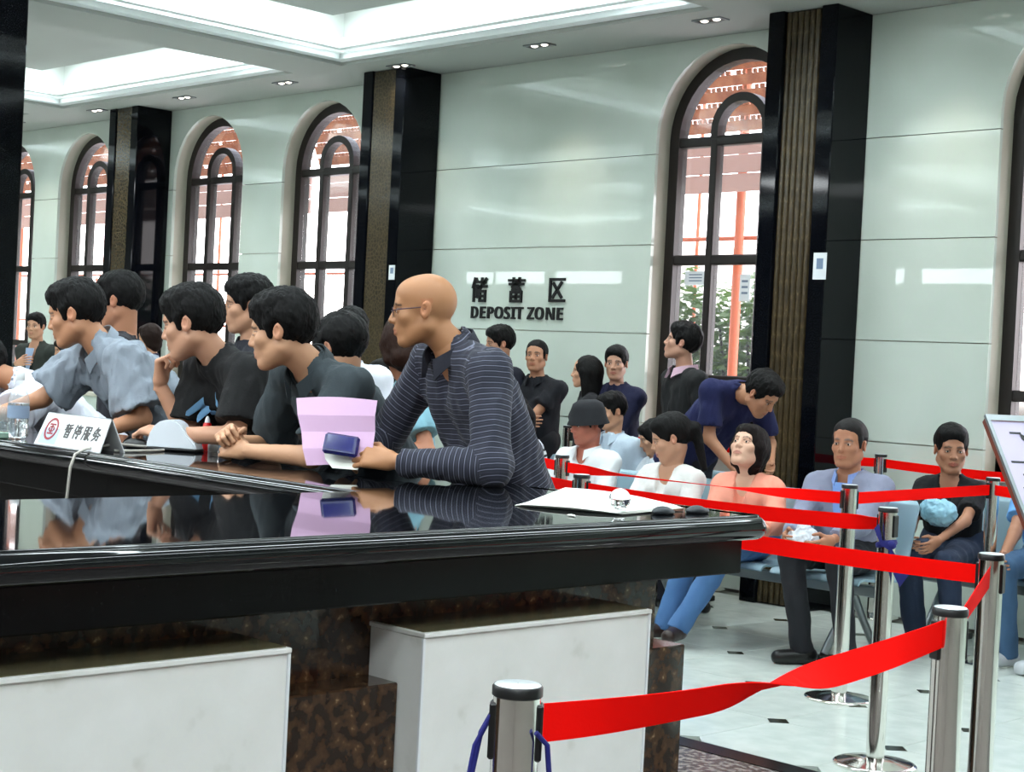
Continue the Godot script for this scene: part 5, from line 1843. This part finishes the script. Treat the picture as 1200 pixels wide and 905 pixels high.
func people() -> void:
	fold.seed = 3
	fold.frequency = 1.0
	fold.fractal_octaves = 2
	strand.seed = 9
	strand.frequency = 1.0
	strand.fractal_octaves = 2
	var left := v3(-0.70, 0, 0.714)       # straight left in the photograph
	var Z := v3(0, 0, 1)
	# --- the row at the counter
	var stripe := Image.create(8, 64, false, Image.FORMAT_RGB8)
	for y in 64:
		var c := Color(0.15, 0.155, 0.21)
		if y % 16 in [3, 4]: c = Color(0.46, 0.47, 0.54)
		if y % 16 == 11: c = Color(0.26, 0.27, 0.34)
		for x in 8: stripe.set_pixel(x, y, c)
	var sm := cloth(Color.WHITE)
	sm.uv1_triplanar = false
	sm.normal_enabled = false
	sm.albedo_texture = ImageTexture.create_from_image(stripe)
	sm.uv1_scale = Vector3(1, 13.5, 1)
	var bald := {"label": "bald man with glasses in a dark striped polo shirt leaning on the counter corner", "group": "customers along the counter", "s": 1.06, "hs": 1.07, "q": 0.012, "sq": 0.010, "hq": 0.004, "handq": 0.004,
		"head": v3(-4.205, 1.65, -3.68), "neck": v3(-4.13, 1.515, -3.775), "hip": v3(-4.10, 0.92, -4.10), "chest": v3(-0.28, 0, 0.96), "face": v3(-0.70, -0.10, 0.714), "hair": "none", "skin": lin(0.71, 0.50, 0.35),
		"shirt": Color(0.12, 0.12, 0.17), "stripes": sm, "sleeve": 1.93, "collar": true, "collarc": Color(0.15, 0.155, 0.20), "open": 0.13, "loose": 0.02, "hem": -0.12, "belly": 0.02, "trousers": Color(0.10, 0.10, 0.13),
		"elbowL": v3(-3.84, 1.135, -3.70), "wristL": v3(-4.13, 1.135, -3.53), "handL": v3(-0.80, 0.12, 0.55), "palmL": v3(-0.4, -0.4, -0.5), "curlL": 0.42,
		"elbowR": v3(-4.50, 1.19, -3.78), "wristR": v3(-4.44, 1.125, -3.56), "handR": v3(0.66, 0.08, 0.42), "palmR": v3(0.1, 1, 0.3), "curlR": 0.35}
	person(bald)
	glasses(bald)
	person({"label": "neat haired man in a dark grey green shirt resting both forearms on the counter", "group": "customers along the counter", "s": 1.05, "hs": 1.13, "q": 0.012, "sq": 0.010, "hq": 0.004, "handq": 0.004,
		"head": v3(-4.765, 1.555, -3.50), "neck": v3(-4.72, 1.425, -3.615), "hip": v3(-4.74, 0.90, -4.14), "chest": v3(-0.15, 0, 1), "face": v3(-0.78, -0.16, 0.60), "hair": "full", "skin": lin(0.80, 0.60, 0.47),
		"shirt": Color(0.20, 0.235, 0.255), "sleeve": 0.85, "collar": true, "open": 0.09, "loose": 0.02, "hem": -0.1,
		"elbowL": v3(-4.55, 1.12, -3.50), "wristL": v3(-4.85, 1.118, -3.44), "handL": v3(-0.9, 0.1, 0.25), "palmL": v3(-0.3, -0.3, -0.9), "curlL": 0.55,
		"elbowR": v3(-5.09, 1.12, -3.72), "wristR": v3(-4.99, 1.14, -3.49), "handR": v3(0.25, 0.25, 0.5), "palmR": v3(0.7, -0.5, 0.1), "curlR": 0.8})
	var tee := {"label": "young man in a printed black T-shirt holding a hand to his mouth", "group": "customers along the counter", "s": 1.06, "hs": 1.16, "q": 0.012, "sq": 0.010, "hq": 0.004, "handq": 0.004,
		"head": v3(-5.50, 1.575, -3.60), "neck": v3(-5.45, 1.44, -3.705), "hip": v3(-5.42, 0.91, -4.18), "chest": v3(-0.2, 0, 1), "face": v3(-0.80, -0.22, 0.58), "hair": "fringe", "skin": lin(0.78, 0.58, 0.47),
		"shirt": Color(0.035, 0.035, 0.045), "sleeve": 0.8, "open": 0.0, "loose": 0.022, "hem": -0.12,
		"elbowL": v3(-5.22, 1.15, -3.64), "wristL": v3(-5.50, 1.135, -3.52), "handL": v3(-0.85, 0.12, 0.4), "palmL": v3(-0.1, -1, -0.2), "curlL": 0.5,
		"elbowR": v3(-5.64, 1.12, -3.70), "wristR": v3(-5.70, 1.32, -3.60), "handR": v3(0.12, 1.0, 0.1), "palmR": v3(0.8, 0.1, -0.55), "curlR": 0.85}
	person(tee)
	var blue := cloth(Color(0.45, 0.64, 0.80))
	chest_print(tee, "shirt_print", v3(-5.42, 1.335, -3.8), [[-0.10, 0.035, -0.08, -0.025, 0.026], [-0.08, -0.03, -0.02, -0.036, 0.018], [-0.01, 0.05, 0.0, -0.01, 0.014], [0.0, -0.02, 0.02, -0.06, 0.014], [0.035, -0.02, 0.045, -0.07, 0.009]], blue)
	person({"label": "young man in a loose blue grey shirt bending over the counter, arm reaching left", "group": "customers along the counter", "s": 1.06, "hs": 1.16, "q": 0.012, "sq": 0.010, "hq": 0.004, "handq": 0.005,
		"head": v3(-6.41, 1.60, -3.60), "neck": v3(-6.345, 1.465, -3.70), "hip": v3(-6.27, 0.93, -4.24), "chest": v3(-0.25, 0, 1), "face": v3(-0.72, -0.25, 0.66), "hair": "short", "skin": lin(0.74, 0.53, 0.40),
		"shirt": Color(0.53, 0.565, 0.61), "sleeve": 0.86, "collar": true, "open": 0.12, "loose": 0.035, "folds": 0.02, "hem": -0.02,
		"elbowL": v3(-6.05, 1.17, -3.74), "wristL": v3(-6.0, 1.115, -3.52), "palmL": v3(0, -1, 0), "handL": v3(-0.5, 0, 0.8), "curlL": 0.3,
		"elbowR": v3(-6.66, 1.22, -3.60), "wristR": v3(-6.88, 1.125, -3.46), "handR": v3(-0.9, -0.05, 0.4), "palmR": v3(0, -1, 0)})
	person({"label": "person in a white short sleeved shirt bent low at the left edge of the picture", "group": "customers along the counter", "s": 1.0, "hs": 1.08, "q": 0.014, "sq": 0.012, "hq": 0.0055,
		"head": v3(-7.36, 1.34, -3.66), "neck": v3(-7.24, 1.27, -3.80), "hip": v3(-7.16, 0.90, -4.26), "chest": v3(-0.35, 0, 1), "face": v3(-0.6, -0.6, 0.6), "hair": "short", "skin": lin(0.72, 0.5, 0.37),
		"shirt": Color(0.84, 0.85, 0.90), "sleeve": 0.9, "open": 0.0, "loose": 0.03, "hem": -0.05,
		"elbowL": v3(-6.97, 1.135, -3.62), "wristL": v3(-7.15, 1.115, -3.42), "palmL": v3(0, -1, 0), "elbowR": v3(-7.46, 1.13, -3.7), "wristR": v3(-7.45, 1.115, -3.46), "palmR": v3(0, -1, 0)})
	person(stand(v3(-7.36, 1.70, -4.38), v3(-0.6, 0, 0.8), v3(-0.72, -0.12, 0.45), {"label": "man with black hair mostly hidden behind the young man in blue grey", "group": "second row behind the counter customers", "hs": 1.14, "hq": 0.0055, "shirt": Color(0.12, 0.12, 0.15), "skin": lin(0.72, 0.5, 0.38)}))
	person(stand(v3(-6.32, 1.69, -4.44), v3(-0.3, 0, 1), v3(-0.52, -0.08, 0.85), {"label": "man standing behind, face between the black T-shirt man and the grey green shirt man", "group": "second row behind the counter customers", "hs": 1.08, "hair": "full", "hq": 0.005, "shirt": Color(0.10, 0.10, 0.14), "skin": lin(0.77, 0.57, 0.45)}))
	person(stand(v3(-5.60, 1.51, -4.42), v3(-0.5, 0, 0.6), v3(-0.85, -0.3, 0.25), {"label": "person with thick black hair seen from behind the grey green shirt man", "group": "second row behind the counter customers", "hs": 1.2, "hair": "back", "hq": 0.006, "shirt": Color(0.05, 0.05, 0.06), "skin": lin(0.75, 0.55, 0.43)}))
	person(stand(v3(-6.62, 1.60, -5.30), v3(-0.5, 0, -0.7), v3(-0.9, 0, -0.2), {"label": "man in a white shirt seen from behind between the window and the brown pillar", "hq": 0.007, "hair": "short", "shirt": Color(0.85, 0.86, 0.90), "collar": true, "skin": lin(0.68, 0.47, 0.36)}))
	person(stand(v3(-5.27, 1.53, -4.52), v3(-0.5, 0, 0.7), v3(-0.55, -0.35, -0.35), {"label": "woman with bobbed brown hair and light blue top just behind the bald man", "female": true, "hs": 1.06, "hair": "bob", "hairc": Color(0.17, 0.09, 0.055), "hq": 0.006, "shirt": Color(0.50, 0.68, 0.74), "skin": lin(0.72, 0.48, 0.36), "wristL": v3(-5.16, 1.16, -4.30)}))
	person(sit(v3(-8.55, 1.25, -7.0), Z, v3(-0.2, -0.1, 0.9), {"label": "person with a black cap of hair, face just above the pink slip", "hair": "fringe", "female": true, "hq": 0.007, "shirt": Color(0.08, 0.08, 0.10)}))
	person(sit(v3(-8.92, 1.34, -7.45), v3(-0.4, 0, 0.9), v3(-0.75, -0.1, 0.2), {"label": "person in a red top with black hair tied back, seen past the bald man", "hair": "pony", "female": true, "hq": 0.007, "shirt": Color(0.72, 0.05, 0.06)}))
	person(stand(v3(-14.44, 1.61, -7.7), v3(0.35, 0, 0.95), v3(0.55, -0.02, 0.8), {"label": "man in a dark grey green suit with folded arms near the far window", "hq": 0.008, "sleeve": 1.95, "shirt": Color(0.16, 0.18, 0.16), "top": "jacket", "under": Color(0.62, 0.70, 0.82), "open": 0.2, "wristL": v3(-14.52, 1.22, -7.46), "wristR": v3(-14.30, 1.25, -7.45), "handL": v3(-0.9, 0.2, 0.2), "handR": v3(0.9, 0.2, -0.1), "palmL": v3(0, 0, -1), "palmR": v3(0, 0, -1), "q": 0.018}))
	person(stand(v3(-13.15, 1.41, -7.3), v3(-0.2, 0, 1), v3(-0.3, -0.3, 0.9), {"label": "person with tan face low behind the chin of the blue grey shirt man", "hq": 0.008, "q": 0.02, "female": true, "hair": "bob", "hairc": Color(0.09, 0.055, 0.04), "shirt": Color(0.62, 0.55, 0.38)}))
	person(stand(v3(-13.06, 1.56, -8.1), v3(-0.6, 0, 0.8), v3(-0.8, -0.1, 0.5), {"label": "person with short brown curly hair in the distance left of the black T-shirt man", "hq": 0.008, "q": 0.02, "female": true, "hair": "bob", "hairc": Color(0.12, 0.06, 0.04), "shirt": Color(0.12, 0.14, 0.26)}))
	# --- standing by the wall
	person(stand(v3(-8.645, 1.625, -8.33), v3(-0.2, 0, 1), v3(-0.45, -0.1, 0.9), {"label": "man in navy top by the wall directly under the word DEPOSIT, glancing left", "hq": 0.006, "hair": "full", "shirt": Color(0.055, 0.065, 0.13), "skin": lin(0.72, 0.52, 0.41)}))
	person(stand(v3(-8.30, 1.545, -8.38), v3(0.25, 0, 1), v3(0.45, 0.08, 0.85), {"label": "man with cropped hair in a black navy polo with arms folded by the wall", "hq": 0.006, "hair": "crop", "collar": true, "belly": 0.04, "shirt": Color(0.04, 0.048, 0.085), "skin": lin(0.70, 0.50, 0.38), "wristL": v3(-8.36, 1.05, -8.10), "wristR": v3(-8.14, 1.07, -8.10), "poleL": v3(0.5, -1, -0.2), "poleR": v3(-0.5, -1, -0.2), "handL": v3(-0.9, 0.1, 0.1), "handR": v3(0.9, 0.1, 0.1), "palmL": v3(0, 0, -1), "palmR": v3(0, 0, -1)}))
	person(stand(v3(-7.64, 1.45, -8.20), v3(-0.6, 0, 0.7), v3(-0.85, 0.0, 0.62), {"label": "woman with long black hair in profile beside the woman in dark blue", "female": true, "hq": 0.006, "hair": "long", "shirt": Color(0.06, 0.06, 0.08)}))
	person(stand(v3(-7.45, 1.52, -8.30), v3(0.3, 0, 0.95), v3(0.50, -0.05, 0.85), {"label": "woman with pulled back hair in a dark blue top, arms crossed by the wall", "female": true, "hq": 0.006, "hair": "pony", "thin": 0.95, "shirt": Color(0.05, 0.065, 0.20), "collar": true, "sleeve": 1.5, "wristL": v3(-7.52, 1.10, -8.08), "wristR": v3(-7.34, 1.12, -8.06), "poleL": v3(0.5, -1, -0.2), "poleR": v3(-0.5, -1, -0.2), "handL": v3(-0.9, 0.1, 0.1), "handR": v3(0.9, 0.1, 0.1), "palmL": v3(0, 0, -1), "palmR": v3(0, 0, -1), "skin": lin(0.76, 0.57, 0.47)}))
	person(stand(v3(-6.93, 1.68, -8.36), v3(-0.4, 0, 0.9), v3(-0.8, 0.22, 0.5), {"label": "man in black looking up to the left in front of the garden window", "hq": 0.006, "hair": "full", "collar": true, "collarc": Color(0.75, 0.62, 0.68), "shirt": Color(0.035, 0.04, 0.045), "skin": lin(0.74, 0.55, 0.46)}))
	person({"label": "man in a deep blue T-shirt bending forward to the right before the fluted pillar", "s": 1.0, "hs": 1.06, "hq": 0.006, "head": v3(-5.83, 1.375, -7.80), "neck": v3(-6.02, 1.39, -7.84), "hip": v3(-6.47, 0.96, -7.90), "chest": v3(0.75, 0, 0.35), "face": v3(0.75, -0.62, -0.05), "hair": "full", "skin": lin(0.70, 0.50, 0.38), "shirt": Color(0.06, 0.085, 0.27), "sleeve": 0.75, "hem": -0.1, "trousers": Color(0.10, 0.11, 0.16),
		"wristL": v3(-5.86, 0.95, -7.96), "wristR": v3(-5.92, 0.92, -7.70), "base": v3(-6.45, 0, -7.9)})
	# --- seated rows
	var kid := cloth(Color.WHITE)
	var ks := Image.create(4, 16, false, Image.FORMAT_RGB8)
	for y in 16:
		for x in 4: ks.set_pixel(x, y, Color(0.04, 0.04, 0.05) if y % 16 < 6 else Color(0.87, 0.88, 0.90))
	kid.uv1_triplanar = false
	kid.normal_enabled = false
	kid.albedo_texture = ImageTexture.create_from_image(ks)
	kid.uv1_scale = Vector3(1, 26, 1)
	var SR := "people seated in the waiting rows"
	person(sit(v3(-7.53, 1.11, -7.45), v3(0.2, 0, 1), v3(-0.4, -0.3, 0.9), {"label": "black haired person in a black and white striped top beside the bald man's back", "group": SR, "female": true, "hair": "bob", "hq": 0.007, "shirt": Color.WHITE, "stripes": kid, "s": 0.92}))
	person(sit(v3(-8.09, 1.13, -7.98), Z, v3(-0.5, -0.3, 0.7), {"label": "person in a white top leaning behind the striped top, mostly hidden", "group": SR, "hair": "short", "hq": 0.007, "shirt": Color(0.86, 0.87, 0.92), "s": 0.95}))
	var hat := sit(v3(-6.86, 1.135, -7.40), v3(0.05, 0, 1), v3(-0.25, -0.18, 0.95), {"label": "seated man in a white buttoned shirt wearing a dark grey hat", "group": SR, "hair": "crop", "hs": 1.08, "hq": 0.0055, "collar": true, "open": 0.07, "sleeve": 1.3, "shirt": Color(0.88, 0.89, 0.90), "skin": lin(0.70, 0.42, 0.34), "wristL": v3(-6.66, 0.60, -7.08), "wristR": v3(-7.02, 0.60, -7.08), "trousers": Color(0.2, 0.2, 0.24)})
	person(hat)
	var hx: Transform3D = hat.hx
	var hm := MB.new()
	hm.lathe([Vector2(0.001, 0.138), Vector2(0.05, 0.134), Vector2(0.08, 0.115), Vector2(0.094, 0.08), Vector2(0.099, 0.045), Vector2(0.104, 0.025), Vector2(0.115, 0.0), Vector2(0.115, -0.004), Vector2(0.102, 0.014), Vector2(0.094, 0.03)], 28, hx * Transform3D(Basis(Vector3.RIGHT, -0.08) * Basis.from_scale(Vector3(0.93, 1, 1.12)), Vector3(0, 0.0, -0.012)))
	part("hat", hm.mesh(hat.node.position), cloth(Color(0.10, 0.105, 0.125)), hat.node)
	person(sit(v3(-7.22, 1.20, -8.02), v3(0.1, 0, 1), v3(-0.3, -0.2, 0.9), {"label": "person in a pale shirt hidden behind the hatted man, one ear showing", "group": SR, "hair": "short", "hq": 0.007, "collar": true, "shirt": Color(0.74, 0.80, 0.86)}))
	person(sit(v3(-6.88, 1.05, -8.06), v3(-0.2, 0, 1), v3(-0.6, -0.4, 0.7), {"label": "person in a white jacket behind the woman in the white tee", "group": SR, "hair": "bob", "female": true, "hq": 0.007, "sleeve": 1.9, "shirt": Color(0.80, 0.83, 0.86), "s": 0.92}))
	person(sit(v3(-6.15, 1.09, -7.36), v3(0.1, 0, 1), v3(-0.70, -0.32, 0.66), {"label": "seated woman in a white tee with dark hair tied back looking down to the left", "group": SR, "hair": "pony", "female": true, "hs": 1.12, "hq": 0.0055, "open": 0.11, "shirt": Color(0.88, 0.87, 0.86), "skin": lin(0.76, 0.57, 0.46), "trousers": Color(0.15, 0.17, 0.24), "wristL": v3(-6.0, 0.60, -7.05), "wristR": v3(-6.25, 0.60, -7.0)}))
	person(sit(v3(-5.61, 1.075, -7.40), v3(0.2, 0, 1), v3(0.12, 0.42, 0.9), {"label": "seated woman in a peach blouse and jeans with her face tilted upwards", "group": SR, "hair": "bob", "hairc": Color(0.07, 0.03, 0.025), "female": true, "hs": 1.12, "hq": 0.005, "open": 0.12, "sleeve": 1.5, "loose": 0.02, "shirt": Color(0.93, 0.61, 0.52), "skin": lin(0.86, 0.68, 0.58), "trousers": Color(0.30, 0.46, 0.66), "shoes": Color(0.16, 0.09, 0.07),
		"wristL": v3(-5.28, 0.64, -7.06), "wristR": v3(-5.60, 0.60, -7.02), "kneeL": v3(-5.42, 0.53, -7.0), "kneeR": v3(-5.66, 0.50, -7.0), "ankleL": v3(-5.58, 0.12, -6.82), "ankleR": v3(-5.76, 0.10, -6.92), "toeL": v3(0.35, 0, 1), "toeR": v3(-0.3, 0, 1)}))
	person(sit(v3(-4.975, 1.14, -7.45), v3(0.15, 0, 1), v3(0.2, 0.02, 0.95), {"label": "old man in a lavender grey jacket seated with a white bag on his lap", "group": SR, "hair": "crop", "hairc": Color(0.13, 0.12, 0.12), "hs": 1.1, "hq": 0.0055, "open": 0.16, "top": "jacket", "sleeve": 1.9, "collar": true, "collarc": Color(0.50, 0.60, 0.82), "under": Color(0.50, 0.64, 0.88), "loose": 0.022, "shirt": Color(0.52, 0.535, 0.62), "skin": lin(0.70, 0.48, 0.36), "trousers": Color(0.085, 0.09, 0.115),
		"wristL": v3(-4.78, 0.66, -7.06), "wristR": v3(-5.04, 0.66, -7.04), "kneeL": v3(-4.73, 0.54, -7.06), "kneeR": v3(-4.99, 0.55, -7.0), "ankleL": v3(-4.70, 0.085, -7.12), "ankleR": v3(-4.90, 0.085, -7.02), "toeL": v3(-0.35, 0, 1), "toeR": v3(-0.55, 0, 0.8)}))
	person(sit(v3(-4.84, 1.12, -8.28), v3(0.2, 0, 1), v3(0.62, -0.08, 0.75), {"label": "woman in black with dark hair swept back seated left of the tilted sign board", "group": SR, "hair": "pony", "female": true, "hs": 1.12, "hq": 0.0055, "open": 0.10, "sleeve": 0.7, "shirt": Color(0.04, 0.04, 0.06), "skin": lin(0.68, 0.48, 0.37), "trousers": Color(0.13, 0.18, 0.27),
		"wristL": v3(-4.66, 0.64, -7.90), "wristR": v3(-4.86, 0.63, -7.92), "poleL": v3(0.8, -0.5, -0.2), "kneeL": v3(-4.60, 0.52, -7.88), "kneeR": v3(-4.83, 0.52, -7.86), "ankleL": v3(-4.55, 0.085, -7.94), "ankleR": v3(-4.78, 0.085, -7.92), "lean": 0.12, "shoes": Color(0.5, 0.5, 0.5)}))
	person(sit(v3(-4.26, 1.10, -8.30), v3(-0.2, 0, 1), v3(-0.3, 0, 0.9), {"label": "person in a light blue top and jeans with head behind the tilted sign board", "group": SR, "hair": "short", "hq": 0.007, "sleeve": 0.6, "shirt": Color(0.42, 0.66, 0.90), "skin": lin(0.68, 0.48, 0.37), "trousers": Color(0.25, 0.37, 0.50), "shoes": Color(0.75, 0.76, 0.78),
		"wristL": v3(-3.95, 0.68, -7.92), "wristR": v3(-4.30, 0.60, -7.95), "kneeL": v3(-4.02, 0.54, -7.88), "kneeR": v3(-4.26, 0.54, -7.88), "ankleL": v3(-4.08, 0.085, -7.96), "ankleR": v3(-4.28, 0.085, -8.0), "lean": 0.12}))
	# bags on laps
	var t := thing("plastic_bag", v3(-4.93, 0.62, -7.0), "crumpled white plastic bag held on the old man's lap", "bag")
	var F := Field.new(v3(-0.16, -0.08, -0.14), v3(0.16, 0.2, 0.14), 0.007)
	F.ell(v3(0, 0.02, 0), v3(0.10, 0.055, 0.08), 0.02)
	F.ell(v3(0.03, 0.05, 0.0), v3(0.05, 0.05, 0.04), 0.03)
	F.cap(v3(0.0, 0.05, 0), v3(0.0, 0.13, 0.0), 0.03, 0.014, 0.03)
	F.crease(fold, 0.014, v3(22, 22, 22))
	var mb := MB.new()
	F.to(mb)
	part("bag", mb.mesh(), mat(Color(0.83, 0.85, 0.88), 0.3), t)
	t = thing("plastic_bag", v3(-4.72, 0.78, -7.98), "pale blue plastic bag held by the woman in black", "bag")
	F = Field.new(v3(-0.16, -0.12, -0.14), v3(0.16, 0.14, 0.14), 0.007)
	F.ell(v3(0, 0, 0), v3(0.11, 0.075, 0.06), 0.02)
	F.ell(v3(-0.05, 0.03, 0.0), v3(0.05, 0.045, 0.04), 0.03)
	F.crease(fold, 0.014, v3(20, 20, 20))
	mb = MB.new()
	F.to(mb)
	part("bag", mb.mesh(), mat(Color(0.55, 0.74, 0.82), 0.25), t)


const COVE_ENERGY := 3.0
const PANEL_ENERGY := 4.5


func _ready() -> void:
	rng.seed = 77
	# camera
	var cam := Camera3D.new()
	cam.name = "camera"
	var roll := deg_to_rad(2.892)
	var pitch := deg_to_rad(-0.772)
	var yaw := deg_to_rad(-45.526)
	var f := Vector3(sin(yaw) * cos(pitch), sin(pitch), -cos(yaw) * cos(pitch))
	var r := Vector3(cos(yaw), 0, sin(yaw))
	var u := r.cross(f)
	cam.transform = Transform3D(Basis(r * cos(roll) + u * sin(roll), u * cos(roll) - r * sin(roll), -f), Vector3(0, 1.48, 0))
	cam.fov = rad_to_deg(2.0 * atan(452.5 / 1905.0))
	cam.near = 0.05
	cam.far = 200.0
	add_child(cam)
	cam.current = true
	# sky and exposure
	var env := Environment.new()
	var sky := Sky.new()
	var ps := ProceduralSkyMaterial.new()
	ps.sky_top_color = Color(0.80, 0.82, 0.88)
	ps.sky_horizon_color = Color(1.0, 0.965, 0.955)
	ps.ground_horizon_color = Color(0.80, 0.76, 0.74)
	ps.ground_bottom_color = Color(0.5, 0.48, 0.46)
	ps.sky_energy_multiplier = 2.3
	ps.ground_energy_multiplier = 0.8
	sky.sky_material = ps
	env.background_mode = Environment.BG_SKY
	env.sky = sky
	env.tonemap_mode = Environment.TONE_MAPPER_LINEAR
	env.tonemap_exposure = 1.8
	env.sdfgi_enabled = true
	env.ssao_enabled = true
	env.ssil_enabled = true
	var we := WorldEnvironment.new()
	we.name = "environment"
	we.environment = env
	add_child(we)
	M.cove = glow(Color(0.93, 0.985, 1.0), 3.5)
	M.bulb = glow(Color(1.0, 0.97, 0.92), 2.0)
	M.litsign = glow(Color(0.95, 0.98, 1.0), 5.0)
	materials()
	M.print = mat(Color(0.45, 0.50, 0.58), 0.6)
	build_floor()
	build_walls()
	build_ceiling()
	build_windows()
	build_pane_notices()
	build_outside()
	build_pillars()
	build_counter()
	bench(Vector3(-5.585, 0, -7.42), 3, 0.62, "pale blue metal bench with the old man and the woman in peach")
	bench(Vector3(-7.52, 0, -7.42), 3, 0.62, "pale blue metal bench under the hatted man and the woman in white")
	bench(Vector3(-9.45, 0, -7.42), 3, 0.62, "pale blue metal bench behind the pink slip at the left end of the front row")
	bench(Vector3(-4.50, 0, -8.38), 2, 0.66, "pale blue metal bench of the woman in black close to the wall")
	bench(Vector3(-7.30, 0, -8.12), 3, 0.61, "pale blue metal bench in the rear row behind the hatted man")
	build_lettering()
	people()
	build_barriers()
	build_small()
	build_downlights()
	build_panel_lamps()
